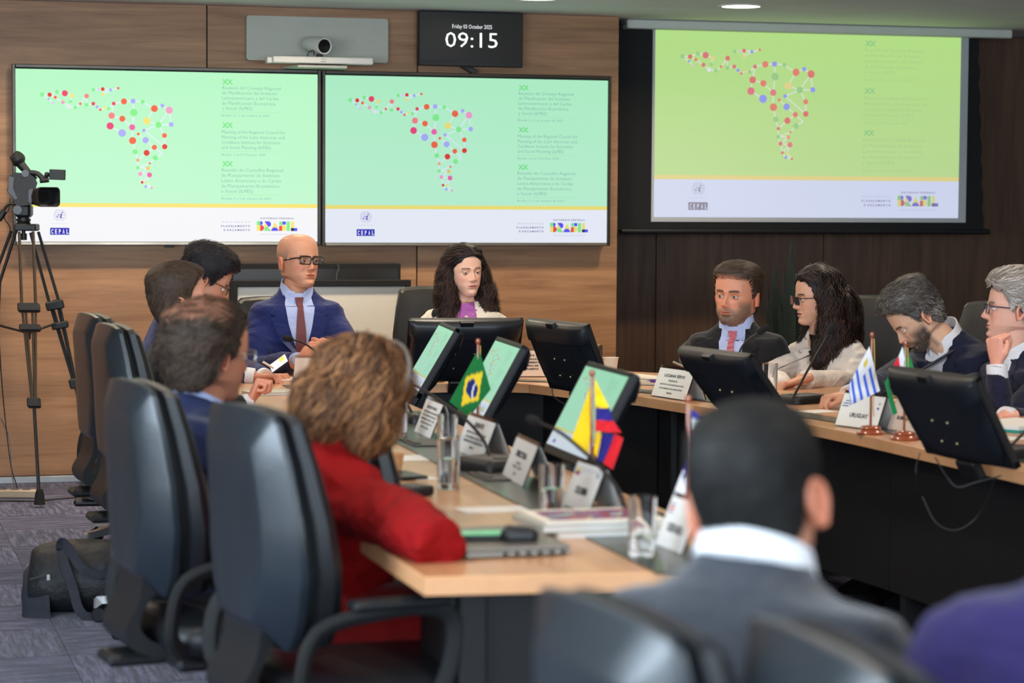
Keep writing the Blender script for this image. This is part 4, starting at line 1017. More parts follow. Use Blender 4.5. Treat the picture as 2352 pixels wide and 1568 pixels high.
    # ---- hair
    def scalp(s, th, amp=.004, sc=28, top=None, pw=1.3):
        """a shell of hair over the scalp region; returns verts and faces"""
        R = s.hrings; k, n = R.shape[:2]; mk = s.mk; kk = 78
        c = np.array(s.hp); V = []; cm = []; s.capm = cm; idx = -np.ones((kk, n), int); A = np.array(s.HA.inverted())
        N_ = R[:kk]-(c+np.array(s.HA.to_3x3() @ Vector((0, -.01, .01))))
        N_ = N_/np.linalg.norm(N_, axis=2, keepdims=True)
        for i in range(kk):
            for j in range(n):
                if mk[i, j] > .04:
                    q = R[i, j]; l = A[:3, :3] @ q + A[:3, 3]
                    h = th(l*100)*float(smst(mk[i, j], .08, 1))**pw-.0015*(1-float(smst(mk[i, j], .05, .4)))+.0004
                    h += (amp*noise.noise(Vector(q*sc))+amp*.6*noise.noise(Vector(q*sc*3.1)))*mk[i, j]
                    idx[i, j] = len(V); V.append(q+N_[i, j]*h); cm.append(mk[i, j])
        F = []
        for i in range(kk-1):
            for j in range(n):
                j2 = (j+1) % n; q = (idx[i, j], idx[i, j2], idx[i+1, j2], idx[i+1, j])
                if min(q) >= 0: F.append(q)
        return np.array(V), F
    def short_hair(s, th, comb, col, num=2600, ln=.03, wid=.0009, amp=.003, colv=.45, lift=.001, fly=.004, spread=.25, grey=None, steps=4, m=None):
        V, F = s.scalp(th, amp); g = G(); base = np.array(lin(col)); C = np.tile(base*.7, (len(V), 1))
        A = np.array(s.HA.inverted())
        if grey:
            L_ = (V @ A[:3, :3].T + A[:3, 3])*100; w_ = grey[1](L_)[:, None]; C = C*(1-w_)+np.array(lin(grey[0]))*w_*.8
        w_ = smst(np.array(s.capm), .05, .75)[:, None]; C = np.array(lin(s.S['skin']))*.8*(1-w_)+C*w_
        g.add(V, F, 0, C); bv = bvh_of(V, F)
        R3 = s.HA.to_3x3(); Ri = R3.inverted()
        def df(p, nn):
            l = Ri @ (p-s.hp)*100; return R3 @ Vector(comb(l))
        for kk in range(num):
            f = random.choice(F); w_ = np.random.dirichlet((1, 1, 1, 1)); p = sum(V[i]*q for i, q in zip(f, w_)); h = bv.find_nearest(Vector(p)); nn = h[1]
            if nn.dot(Vector(p)-s.hp) < 0: nn = -nn
            c = col
            if grey:
                l = (A[:3, :3] @ p + A[:3, 3])*100
                if random.random() < float(grey[1](l[None])[0]): c = grey[0]
            strands(g, bv, [(p, nn)], df, steps, ln/steps, wid, lift, (0, 0), c, colv, .3, fly, spread)
        g.build('hair', m or m_hair, s.root, world=True, colors=True, smooth=180)
    def long_hair(s, blobs, down, col, num=1500, steps=22, sl_=.012, wid=.0014, curl=(.006, .9), vox=.007, nz=(.008, 26), colv=.5, lock=None, keep=None, light=None, m=None, core=.45):
        """blobs: (centre, radii) in head space cm, united into the volume the locks lie on"""
        g = G()
        for c, r in blobs: g.ball(tuple(Vector(c)/100*s.sz), tuple(np.array(r)/100*s.sz), n=18, k=12)
        V, F = remesh(g, vox, 4); A = np.array(s.HA); V = V @ A[:3, :3].T + A[:3, 3]
        V = fold(V, nz[0], nz[1], 3.1); Ai = np.array(s.HA.inverted()); L_ = (V @ Ai[:3, :3].T + Ai[:3, 3])*100/s.sz
        zh = (7.6-.10*L_[:, 0]**2); k_ = smst(L_[:, 1], 1.0, 3.0)*smst(zh-L_[:, 2], -.3, .8)*smst(-np.abs(L_[:, 0]), -7.6, -6.6)*(L_[:, 2] > -13)
        L_[:, 1] = L_[:, 1]*(1-k_)+np.minimum(L_[:, 1], 1.5)*k_; V = L_/100*s.sz @ A[:3, :3].T + A[:3, 3]; bv = bvh_of(V, F)
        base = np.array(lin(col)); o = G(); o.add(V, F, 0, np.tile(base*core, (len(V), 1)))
        Ri = s.HA.to_3x3().inverted(); cnt = 0; tries = 0
        while cnt < num and tries < num*6:
            tries += 1; f = random.choice(F); p = Vector(V[f[0]]); l = Ri @ (p-s.hp)*100
            if keep and not keep(l): continue
            h = bv.find_nearest(p+Vector((.0001, 0, 0))); nn = h[1]; cc = light if light and random.random() < .3 else col
            strands(o, bv, [(p, nn)], down, steps, sl_, wid, .002, curl, cc, colv, .3, .012, .12); cnt += 1
        o.build('hair', m or m_hair, s.root, world=True, colors=True, smooth=180)
        return bv
    # ---- clothes
    def garment(s, name, m, vox=.0085, thick=.018, sleeve=(.058, .052, .040), cuffgap=.035, amp=.006, hem=-.52, fem=0, collar=.0, sm=5):
        S = s.S; sh = S.get('shoulder', .40)/2; bk = S.get('bulk', 1.0); g = G(); t = thick
        prof = [(.022, .074, .058, .074, .065), (-.008, .088, .070, .080, .05), (-.035, .125, .084, .090, .025), (-.050, sh*.90, .092, .096), (-.074, sh*.985, .100, .102), (-.13, sh*.98, .112*bk, .108), (-.20, sh*.93, .125*bk, .110), (-.30, sh*.86, .128*bk, .108), (-.40, sh*.84, .135*bk, .112), (hem, sh*.88, .135*bk, .125)]
        prof = [q if len(q) == 5 else q+(0,) for q in prof]
        if fem: prof = [(z, w*(.96 if z > -.25 else .9), df*(1.04 if -.28 < z < -.1 else .95), db*.95, tl_) for z, w, df, db, tl_ in prof]
        g.loft([[tuple(v) for v in s.tring(z, w, df, db, 44, .82, 0, tl_)] for z, w, df, db, tl_ in prof])
        s.cuffs = []
        for side, shp, el, wr, arm in s.arms:
            d = (wr-el); L_ = d.length; d = d.normalized(); we = wr-d*cuffgap
            top = s.tl(side*(sh*.76), 0, -.080); P = smooth_path([top, shp+s.up*-.02+(el-shp)*.05, shp*.5+el*.5, el, el*.45+we*.55, we], 5); k = len(P)
            r = np.interp(np.linspace(0, 1, k), [0, .2, .45, .62, 1], [sleeve[0]*.85, sleeve[0]*1.02, sleeve[0], sleeve[1]*1.06, sleeve[2]])
            g.tube(P, list(r), 16); s.cuffs.append((side, we, d, sleeve[2], wr))
        V, F = remesh(g, vox, sm); V = fold(V, amp, 9, S.get('seed', 1)*7.7, (1, 1, 1.6)); V = fold(V, amp*.5, 26, S.get('seed', 1)*3.3, (1, 1, 1.5))
        o = G(); o.add(V, F); ob = o.build(name, m, s.root, world=True, smooth=180)
        nc = [[tuple(v) for v in s.tring(z, .068, .064, .064, 24)] for z in (.02, -.03, -.08, -.12)]; NV = np.array(nc).reshape(-1, 3); o_ = len(V)
        NF = [(o_+i*24+j, o_+i*24+(j+1) % 24, o_+(i+1)*24+(j+1) % 24, o_+(i+1)*24+j) for i in range(3) for j in range(24)]
        s.gb = bvh_of(np.concatenate([V, NV]), list(F)+NF); return ob
    def under(s, m, tilt=.03):
        sh = s.S.get('shoulder', .40)/.4; g = G()
        g.loft([[tuple(v) for v in s.tring(z, w, df, db, 48, .9, 0, t_)] for z, w, df, db, t_ in ((.012, .066, .062, .066, tilt), (-.01, .070, .066, .070, tilt), (-.035, .098, .078, .080, .02), (-.07, .13*sh, .092, .092, 0), (-.14, .150*sh, .104, .10, 0), (-.26, .140*sh, .108, .10, 0))])
        g.build('shirt', m, s.root, world=True, smooth=180)
    def patch(s, name, m, rows, off=.004, thick=.003, nu=8, parent=None, back=False, sub=3, col=None):
        """cloth strip draped on the front: rows of (z, x_left, x_right) in torso space, metres"""
        rows2 = []
        for a, b in zip(rows[:-1], rows[1:]):
            for i in range(sub): t = i/sub; rows2.append(tuple(a[k]*(1-t)+b[k]*t for k in range(3)))
        rows2.append(rows[-1]); f = Vector(s.TA.col[1][:3])*(-1 if back else 1); R = []
        for z, x0, x1 in rows2:
            ring = []
            for j in range(nu+1):
                x = x0+(x1-x0)*j/nu; o = s.tl(x, 0, z)+f*.6; h = s.gb.ray_cast(o, -f)
                p = h[0] if h[0] is not None else s.tl(x, .1, z)
                ring.append(p+f*off)
            R.append(ring)
        g = G(); k, n = len(R), nu+1
        V = [tuple(p) for r in R for p in r]+[tuple(p-f*thick) for r in R for p in r]; o = k*n
        F = [(i*n+j, i*n+j+1, (i+1)*n+j+1, (i+1)*n+j) for i in range(k-1) for j in range(n-1)]
        F += [(o+a, o+d, o+c, o+b) for a, b, c, d in F[:]]
        bd = [j for j in range(n)]+[i*n+n-1 for i in range(1, k)]+[(k-1)*n+j for j in range(n-2, -1, -1)]+[i*n for i in range(k-2, 0, -1)]
        F += [(bd[i], bd[(i+1) % len(bd)], o+bd[(i+1) % len(bd)], o+bd[i]) for i in range(len(bd))]
        g.add(V, F)
        if parent is None: return g.build(name, m, s.root, world=True, smooth=60)
        g.v = [v-s.loc for v in g.v]; return g.build(name, m, parent, smooth=60)
    def collar(s, name, m, r=(.066, .064), z=(.0, .042), open_=17, thick=.003, tips=.05, cy=.0, tilt=.012):
        """stand-and-fall collar: ring round the neck, open in front, with pointed ends"""
        g = G(); n = 40; th = [math.radians(90+open_+(360-2*open_)*i/n) for i in range(n+1)]
        def P(t, rr, zz):
            f_ = math.sin(t); return s.tl(math.cos(t)*r[0]*rr, cy+math.sin(t)*r[1]*rr, zz-tilt*f_*1.6)
        rg = []
        for t in th:
            fr = max(0, math.sin(t)); w_ = smst(np.array(fr), .55, .98)
            lo = z[0]-tips*float(w_)
            rg.append([P(t, 1.02, z[0]-.01), P(t, .98, z[1]-.020*float(w_)), P(t, 1.03, z[1]+.001-.020*float(w_)), P(t, 1.16+.10*float(w_), z[0]-.002 if w_ < .05 else lo), P(t, 1.13+.08*float(w_), z[0]-.004 if w_ < .05 else lo+.002)])
        g.loft(np.array([[tuple(v) for v in r_] for r_ in rg]), cap=True); g.build(name, m, s.root, world=True, smooth=50)
    def cuff(s, m, r=.034, ln=.03, which=(1, -1)):
        for side, we, d, sr, wr in s.cuffs:
            if side in which:
                g = G(); g.tube([we-d*.02, we+d*ln*.5, we+d*ln], [r, r, r*.97], 18); g.build('shirt_cuff', m, s.root, world=True, smooth=60)
    def trousers(s, m, shoes=True):
        g = G(); hip = s.tl(0, -.02, -.54); bf = s.bf; sd = s.bf.cross(Vector((0, 0, 1)))
        hip.z = max(.55, min(.62, hip.z))
        for k in (-1, 1):
            h = hip+sd*k*.085; kn = h+bf*.40+sd*k*.05; kn.z = .53; an = kn+bf*.03; an.z = .10
            g.tube([h-bf*.08, h, h*.5+kn*.5, kn, kn*.5+an*.5, an], [.085, .095, .082, .062, .052, .045], 14)
        V, F = remesh(g, .014, 3); o = G(); o.add(V, F); o.build('trousers', m, s.root, world=True, smooth=180)
        for k in (-1, 1):
            h = hip+sd*k*.085; kn = h+bf*.40+sd*k*.05; an = kn+bf*.03; q = G()
            q.loft([[an*1+bf*y+sd*x*w_+Vector((0, 0, -an.z+z0+(z1-z0)*zz)) for x, zz in ((-1, 0), (-1, .6), (-.6, 1), (.6, 1), (1, .6), (1, 0))] for y, w_, z0, z1 in ((-.07, .030, .004, .06), (-.02, .038, .004, .09), (.06, .042, .004, .07), (.13, .045, .004, .045), (.18, .035, .004, .03))]); q.build('shoe', m_blackm, s.root, world=True, smooth=50)
    def glasses(s, m, w_=.026, h_=.018, y=.096, r=.0016, z=.001, lens=None, arm=True, shape=.006):
        g = G(); sz = s.sz; X_ = .033
        for k in (-1, 1):
            P = [s.HA @ (Vector((k*X_+px, y-.10*abs(k*X_+px)**1.0*.6, z+pz))*sz) for px, pz in rrect(w_*2, h_*2, shape, 3)]
            g.tube(P+[P[0], P[1]], r, 6, cap=False)
            if arm: g.tube([s.HA @ (Vector(q)*sz) for q in ((k*(X_+w_), y-.006, z+h_*.6), (k*.072, y-.012, z+h_*.6), (k*.0785, .03, z+h_*.4), (k*.080, -.008, z+.004), (k*.078, -.02, z-.012))], r*1.1, 6)
        g.tube([s.HA @ (Vector(q)*sz) for q in ((-.008, y-.001, z+.005), (0, y+.002, z+.007), (.008, y-.001, z+.005))], r, 6)
        ob = g.build('eyeglasses', m, s.root, world=True, smooth=180)
        if lens:
            for k in (-1, 1):
                P = [s.HA @ (Vector((k*X_+px, y-.06*abs(k*X_+px), z+pz))*sz) for px, pz in rrect(w_*2-.002, h_*2-.002, shape, 3)]
                q = G(); q.v = []; L_ = [tuple(np.array(v)-s.loc) for v in P]; q.add(L_, [list(range(len(L_)))]); q.build('eyeglass_lens', lens, ob, smooth=0)
        return ob
# ================================================================ chairs in place
CHB = [(184, 8.95, 85, 'high-backed office chair farthest from the camera, by the tripod leg', .0),      # picture column and depth of the backrest
      (228, 8.25, 85, 'high-backed office chair beside the dark-haired man in the black jacket', .0),
      (270, 5.75, 82, 'high-backed office chair of the man in the blue jacket, beside the black bag', .0),
      (708, 5.85, 80, 'high-backed office chair between the blue jacket and the curly hair', .0),
      (526, 5.08, 79, 'high-backed office chair in front of the curly-haired woman in red', .0),
      (1335, 2.80, 84, 'blurred blue-grey chair in front of the man in the grey suit', -.03),
      (1820, 2.55, 91, 'blurred pale chair top nearest the camera beside the purple shoulder', -.02)]
for px, Z, face, lab, dz in CHB:
    p = at(px, 850, Z); a = math.radians(face); place_chair(p.x+.29*math.sin(a), p.y+.29*math.cos(a), face, lab, dz)
CH = [(1.33, 10.25, 100, 'office chair with bright chrome foot behind the black bag', -.2),
      (2.02, 10.85, 184, 'high-backed office chair behind the bald man in the blue suit', -.03),
      (2.86, 11.2, 188, 'high-backed office chair behind the woman in the cream jacket', .0),
      (4.45, 9.95, 222, 'grey-blue office chair between the bearded man and the woman in the white blouse', .0),
      (4.75, 9.35, 240, 'black office chair behind the man bending over the table', .0),
      (4.98, 8.55, 250, 'office chair behind the grey-haired man resting his chin', .0)]
for a in CH: place_chair(*a)
# ================================================================ the people in the room
IR = Vector((math.cos(YAW), -math.sin(YAW), 0)); IU = Vector((0, 0, 1)); IC = Vector((-math.sin(YAW), -math.cos(YAW), 0))   # picture right, up, towards the lens
def D(r, u, c): return (IR*r+IU*u+IC*c).normalized()
m_navy = cloth_mat('wool_royal_navy', (32, 42, 96)); m_blacks = cloth_mat('wool_black', (26, 25, 28)); m_dnavy = cloth_mat('wool_dark_navy', (24, 26, 48)); m_tnavy = cloth_mat('twill_navy', (30, 40, 78), sheen=.3)
m_grey = cloth_mat('wool_charcoal_grey', (48, 51, 58), sheen=.3); m_cream = cloth_mat('crepe_cream', (226, 216, 200), .7, var=.04); m_blouse = cloth_mat('silk_white', (222, 210, 200), .5, var=.04, wr=.5)
m_red = cloth_mat('knit_red', (132, 2, 4), .85, fine=500, sheen=.0, wr=.5); m_purple = cloth_mat('jersey_violet', (36, 27, 74), .85, sheen=.1); m_shirtw = cloth_mat('shirt_white', (222, 222, 226), .7, var=.03, wr=.15); m_shirtb = cloth_mat('shirt_pale_blue', (176, 188, 226), .7, var=.03, wr=.2)
m_lil = cloth_mat('silk_lilac', (168, 92, 168), .5, wr=.5); m_trou = cloth_mat('trouser_black', (22, 22, 26)); m_lan = mat('lanyard_white', (222, 222, 228), .6, var=.02)
def checked(name, a, b, sc):
    m, nt, bs = _new(name); N, L = nt.nodes, nt.links; tc = N.new('ShaderNodeTexCoord'); c = N.new('ShaderNodeTexChecker'); c.inputs['Scale'].default_value = sc
    c.inputs[1].default_value = lin(a)+(1,); c.inputs[2].default_value = lin(b)+(1,); L.new(tc.outputs['Object'], c.inputs[0]); L.new(c.outputs[0], bs.inputs['Base Color']); bs.inputs['Roughness'].default_value = .6; return m
m_tie1 = checked('tie_burgundy', (98, 38, 44), (122, 66, 66), 260); m_tie2 = checked('tie_rose', (160, 44, 62), (205, 130, 140), 190); m_tie3 = mat('tie_black', (22, 22, 26), .5, var=.3, scale=80)
m_glf = mat('spectacle_black', (20, 18, 20), .25, var=0, coat=.5); m_gln = mat('spectacle_navy', (28, 24, 48), .25, var=0, coat=.5); m_glm = mat('spectacle_metal', (200, 195, 185), .2, metal=1, var=0); m_glp = mat('spectacle_plum', (58, 24, 38), .3, var=0)
m_lens = acrylic('spectacle_lens')
def badge(s, x, z, w_=.05, h_=.036, rot=0):
    """white visitor sticker with a yellow band"""
    f = Vector(s.TA.col[1][:3]); h = s.gb.ray_cast(s.tl(x, 0, z)+f*.6, -f); c = h[0]+f*.007; n = h[1] if h[1].dot(f) > 0 else -h[1]; n = (n+f).normalized()
    A = frame(n.cross(s.up).cross(n), n); A = Matrix(A); X_ = Matrix(A); R = Matrix.Rotation(math.radians(rot), 4, 'Z')
    col = lambda i: Vector(A.col[i][:3])
    T = Matrix.Identity(4); xx, yy, zz = col(0), col(1), col(2)
    for i in range(3): T[i][0] = xx[i]; T[i][1] = yy[i]; T[i][2] = zz[i]; T[i][3] = c[i]-s.loc[i]
    T = T @ R
    q = G(); q.box((0, 0, 0), (w_, h_, .0012)); q.xf(T); ob = q.build('visitor_badge', mat('badge_white', (232, 232, 235), .6, var=0), s.root, smooth=0)
    q = G(); q.box((0, -.001, .001), (w_-.004, h_*.28, .0006)); q.box((-.008, -h_*.36, .001), (w_*.4, .002, .0006)); q.xf(T); q.build('badge_band', mat('badge_yellow', (226, 214, 70), .6, var=0), ob, smooth=0)
    q = G(); text_fit(q, 'Visitante', -w_*.3, w_*.36, h_*.22, h_*.2, .0); q.xf(T @ Matrix.Translation((0, 0, .0012))); q.build('lettering', mat('badge_ink', (70, 62, 130), .6, var=0), ob, smooth=0)
def suit(P, m, shirt, tie=None, open_=.0, vdepth=-.30, vw=.055, lapel=None, tz=-.32, colr=None):
    P.garment('jacket', m); P.under(shirt)
    P.patch('shirt_front', shirt, [(-.0, -vw*.75, vw*.75), (-.03, -vw*.95, vw*.95), (-.06, -vw*1.05, vw*1.05), (-.14, -vw*.82, vw*.82), (-.22, -vw*.45, vw*.45), (vdepth, -.004, .004)], .007)
    if tie: P.patch('tie', tie, [(-.018, -.019, .019), (-.052, -.014, .014), (-.066, -.012, .012), (-.072, -.013, .013), (-.16, -.021, .021), (-.26, -.026, .026), (min(tz, vdepth), -.027 if open_ else -.004, .027 if open_ else .004)], .013, .005, 6)
    for k in (1, -1):
        a = lambda z, i, o: (z, min(k*i, k*o), max(k*i, k*o))
        P.patch('lapel', lapel or m, [a(-.012, vw*.98, vw*1.35), a(-.05, vw*1.04, vw*1.75), a(-.085, vw*1.0, vw*2.1), a(-.10, vw*.98, vw*1.72), a(-.108, vw*.96, vw*2.05), a(-.18, vw*.64, vw*1.6), a(-.26, vw*.25, vw*.85), a(vdepth-.02, -.002, vw*.2)], .0095, .004, 5)
    P.collar('shirt_collar', shirt); P.trousers(m_trou)

# --- bald man in the blue suit, at the head table
P = Person('bald man in royal blue suit and burgundy tie, black-framed glasses, hands clasped', dict(head=(684, 601, 10.56), face=36, body=10, pitch=4, roll=-2, skin=(206, 148, 118), size=1.02, shoulder=.41, neck=(685, 668, 10.62), lean=4,
    bald=(1.5, 6.0), scalp=(142, 124, 110), scalpk=.75, brow=(110, 92, 80), browt=.3, jowl=.25, wide=1.02, gaze=(-8, -4), lid=6, seed=2,
    armR=((597, 842, 10.42), (690, 826, 10.12), ('clasp', D(.80, .35, .35), D(-.1, -.3, -1))), armL=((806, 818, 10.46), (775, 822, 10.16), ('clasp', D(-.85, .45, .25), D(.1, -.3, -1))))).build()
suit(P, m_navy, m_shirtb, m_tie1, 1, -.40, .062); P.cuff(m_shirtb); P.glasses(m_glf, .026, .0165, .104, .003, lens=m_lens)
# --- woman in cream jacket
P = Person('woman with long dark wavy hair in cream jacket and lilac blouse', dict(head=(1066, 624, 11.0), face=26, body=8, pitch=-1, roll=3, skin=(226, 180, 156), size=.97, fem=1, shoulder=.40, neck=(1060, 690, 11.05), lean=2, brow=(58, 38, 32), browt=.26, lips=(165, 88, 88), nose=.85, scalp=(26, 18, 16), hairline=7.4, temple=.2, gaze=(18, -6), lid=8, seed=3)).build()
P.garment('jacket', m_cream, fem=1, sleeve=(.056, .05, .04)); P.under(m_lil, .02); P.patch('blouse', m_lil, [(-.018, -.036, .036), (-.06, -.045, .045), (-.14, -.05, .045), (-.24, -.04, .035)], .007)
for k in (1, -1): P.patch('lapel', m_cream, [(-.0, min(k*.038, k*.062), max(k*.038, k*.062)), (-.06, min(k*.048, k*.09), max(k*.048, k*.09)), (-.14, min(k*.05, k*.095), max(k*.05, k*.095)), (-.24, min(k*.04, k*.08), max(k*.04, k*.08))], .008, .005)
P.patch('lanyard', m_lan, [(-.0, .036, .044), (-.08, .036, .043), (-.24, .018, .026)], .011, .002, 2); P.trousers(m_trou)
R3 = P.HA.to_3x3()
def down1(p, n, R3=R3, P=P):
    l = R3.inverted() @ (p-P.hp)*100; d = Vector((0, 0, -1))+n*.1
    if l.y > 0 and abs(l.x) < 8 and l.z > -2: d = R3 @ Vector((math.copysign(1.0, l.x+1.5), -.5, -.25))
    return d
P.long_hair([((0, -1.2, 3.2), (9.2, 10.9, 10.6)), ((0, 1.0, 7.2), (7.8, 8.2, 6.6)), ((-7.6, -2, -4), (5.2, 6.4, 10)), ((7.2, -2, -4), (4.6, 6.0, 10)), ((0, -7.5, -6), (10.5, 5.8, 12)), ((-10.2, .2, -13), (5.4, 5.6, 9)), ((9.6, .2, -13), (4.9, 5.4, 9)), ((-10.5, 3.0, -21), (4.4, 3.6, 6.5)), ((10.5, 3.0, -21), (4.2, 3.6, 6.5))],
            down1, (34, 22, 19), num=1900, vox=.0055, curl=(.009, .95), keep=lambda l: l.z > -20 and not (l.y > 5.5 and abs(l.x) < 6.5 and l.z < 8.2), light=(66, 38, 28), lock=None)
# --- bearded man in black suit
P = Person('bearded man in black suit and rose patterned tie holding a pen', dict(head=(1693, 679, 10.1), face=-27, body=-14, pitch=0, roll=-2, skin=(206, 142, 112), size=1.06, shoulder=.43, neck=(1702, 742, 10.3), lean=6, jowl=.7, wide=1.05, nose=1.08, brow=(62, 44, 34), browt=.42, beard=(122, 98, 82), beardk=1.0, beard2=(76, 58, 50), scalp=(48, 36, 28), hairline=7.0, temple=2.0, gaze=(-2, -3), lid=10, seed=4, bulk=1.12,
    armR=((1588, 822, 10.25), (1602, 850, 9.98), ('grip', D(-.9, -.12, .3), D(0, -1, .1))), armL=((1790, 850, 10.3), (1730, 868, 10.0), ('rest', D(-.8, -.1, .4), D(0, -1, 0))))).build()
suit(P, m_blacks, m_shirtb, m_tie2, 1, -.36, .052); badge(P, .088, -.115, rot=-8); P.patch('lapel_pin', mat('pin_violet', (70, 60, 150), .4, var=0), [(-.115, -.092, -.082), (-.145, -.096, -.086)], .012, .002, 2)
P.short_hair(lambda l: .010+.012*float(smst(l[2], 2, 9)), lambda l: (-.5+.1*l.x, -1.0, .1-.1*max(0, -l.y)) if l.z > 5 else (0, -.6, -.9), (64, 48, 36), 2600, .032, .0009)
g = G(); wr = at(1580, 846, 9.93); g.tube([wr+D(-1, .45, .2)*.07, wr-D(-1, .45, .2)*.07], .0045, 8); tag(g.build('pen', mat('pen_steel', (170, 170, 172), .3, metal=.7, var=0)), 'silver pen held in the hand of the bearded man', 'pen')
# --- woman in white blouse
P = Person('speaking woman with long curly dark hair, glasses, white blouse and chain necklace', dict(head=(1878, 682, 10.05), face=-70, body=-38, pitch=-6, roll=0, skin=(208, 158, 130), size=.98, fem=1, shoulder=.40, neck=(1893, 760, 10.12), lean=10, brow=(62, 40, 32), lips=(158, 76, 72), mouth=1, nose=1.0, scalp=(24, 18, 17), hairline=7.4, temple=.4, lid=6, gaze=(0, -8), seed=5, bulk=1.15,
    armL=((1952, 884, 9.92), (1838, 872, 9.62), ('rest', D(-.86, -.22, .35), D(0, -1, .2))), armR=((1778, 872, 9.95), (1798, 893, 9.62), ('rest', D(.82, -.12, .3), D(0, -1, .1))))).build()
P.under(m_blouse, .06) if 0 else None; P.garment('blouse', m_blouse, fem=1, sleeve=(.064, .056, .042), amp=.009); P.trousers(m_trou); P.patch('neckline', m_skin, [(-.0, -.03, .03), (-.05, -.02, .02), (-.09, -.003, .003)], .003)
g = G()
for i in range(26):
    t = i/25; x = -.06+.12*t; z = -.02-.30*(1-(2*t-1)**2); f = Vector(P.TA.col[1][:3]); h = P.gb.ray_cast(P.tl(x, 0, z)+f*.6, -f)
    if h[0] is not None:
        c = h[0]+f*.008; rr = .008 if 7 < i < 18 else .005; ring = [c+Vector(P.TA.col[0][:3])*rr*math.cos(a)+P.up*rr*math.sin(a) for a in np.linspace(0, 2*PI, 9)]; g.tube(ring, .0013, 5)
g.build('necklace_chain', m_glm, P.root, world=True)
P.glasses(m_glp, .024, .017, .108, .002, z=-.004, lens=m_lens)
R3b = P.HA.to_3x3()
def down2(p, n, P=P):
    l = R3b.inverted() @ (p-P.hp)*100; d = Vector((0, 0, -1))+IR*.12
    if l.y > 0 and abs(l.x) < 8 and l.z > -2: d = R3b @ Vector((math.copysign(1.0, l.x), -.6, -.2))
    return d
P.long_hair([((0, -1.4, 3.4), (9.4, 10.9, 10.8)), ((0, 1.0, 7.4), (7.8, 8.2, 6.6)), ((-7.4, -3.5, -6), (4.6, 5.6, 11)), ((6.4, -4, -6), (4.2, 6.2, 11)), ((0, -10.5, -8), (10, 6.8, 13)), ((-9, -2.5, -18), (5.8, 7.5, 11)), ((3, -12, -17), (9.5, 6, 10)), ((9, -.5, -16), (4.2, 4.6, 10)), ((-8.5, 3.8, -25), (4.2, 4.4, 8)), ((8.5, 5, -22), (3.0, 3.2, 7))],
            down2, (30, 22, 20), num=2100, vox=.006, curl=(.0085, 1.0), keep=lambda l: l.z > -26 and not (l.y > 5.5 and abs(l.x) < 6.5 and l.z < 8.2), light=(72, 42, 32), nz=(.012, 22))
# --- man bending over the table
P = Person('man with greying hair and short beard bending down over the table in navy jacket', dict(head=(2106, 726, 9.2), face=-72, body=-46, pitch=-42, roll=3, skin=(208, 164, 136), size=1.03, shoulder=.42, nkb=.35, neck=(2166, 776, 9.42), lean=24, brow=(40, 32, 28), browt=.34, beard=(66, 56, 50), beardk=1.0, beard2=(44, 38, 36), scalp=(48, 46, 44), hairline=7.2, temple=1.2, lid=2, gaze=(0, -25), seed=6,
    armR=((2030, 880, 9.1), (1946, 905, 8.75), ('grip', D(-.9, -.12, .3), D(0, -1, .2))), armL=((2262, 880, 9.1), (2100, 920, 8.75), ('rest', D(-.95, -.05, .2), D(0, -1, 0))))).build()
suit(P, m_dnavy, m_shirtw, m_tie3, 1, -.36, .06); badge(P, -.11, -.155, .055, .042, 18); P.cuff(m_shirtw); P.patch('lanyard', m_lan, [(-.02, .040, .050), (-.14, .028, .038), (-.34, .012, .022)], .012, .002, 2)
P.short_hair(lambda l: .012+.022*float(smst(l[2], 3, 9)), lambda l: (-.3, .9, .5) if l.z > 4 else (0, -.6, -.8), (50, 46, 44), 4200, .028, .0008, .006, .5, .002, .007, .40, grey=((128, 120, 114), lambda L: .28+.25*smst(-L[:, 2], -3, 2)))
# --- grey-haired man resting his chin on his hand
P = Person('grey-haired man in navy-framed glasses resting his mouth on his fist', dict(head=(2331, 709, 8.9), face=-82, body=-58, pitch=2, roll=0, skin=(222, 168, 146), size=1.03, shoulder=.42, neck=(2368, 800, 8.98), lean=12, nose=1.15, brow=(105, 92, 82), scalp=(120, 112, 104), scalpk=.75, hairline=6.4, temple=1.0, lid=10, seed=7, wide=1.03,
    armL=((2300, 985, 8.62), (2289, 834, 8.62), ('fist', D(-.10, .99, -.05), D(.75, .1, -.5))), armR=((2440, 990, 8.75), (2306, 956, 8.45), ('rest', D(-.97, -.12, .1), D(0, -1, 0))))).build()
suit(P, m_dnavy, m_shirtw, None, 0, -.42, .05); P.cuff(m_shirtw, .038, .032)
P.short_hair(lambda l: .012+.022*float(smst(l[2], 2, 9)), lambda l: (.2, -.9, .25) if l.z > 4 else (0, -.8, -.5), (128, 112, 98), 3400, .042, .0011, .005, .35, .002, .008, .3, grey=((206, 200, 194), lambda L: .35+.6*smst(-L[:, 2], -4, 1)), m=m_hairs)
P.glasses(m_gln, .026, .017, .103, .0025, z=-.002)
g = G(); c = at(2290, 842, 8.62); g.tube([c+Vector((.033*math.cos(a), .033*math.sin(a), .004*math.sin(a*2))) for a in np.linspace(0, 2*PI, 20)], .005, 6); g.build('watch_strap', mat('watch_brown', (90, 60, 44), .4, var=0), P.root, world=True)
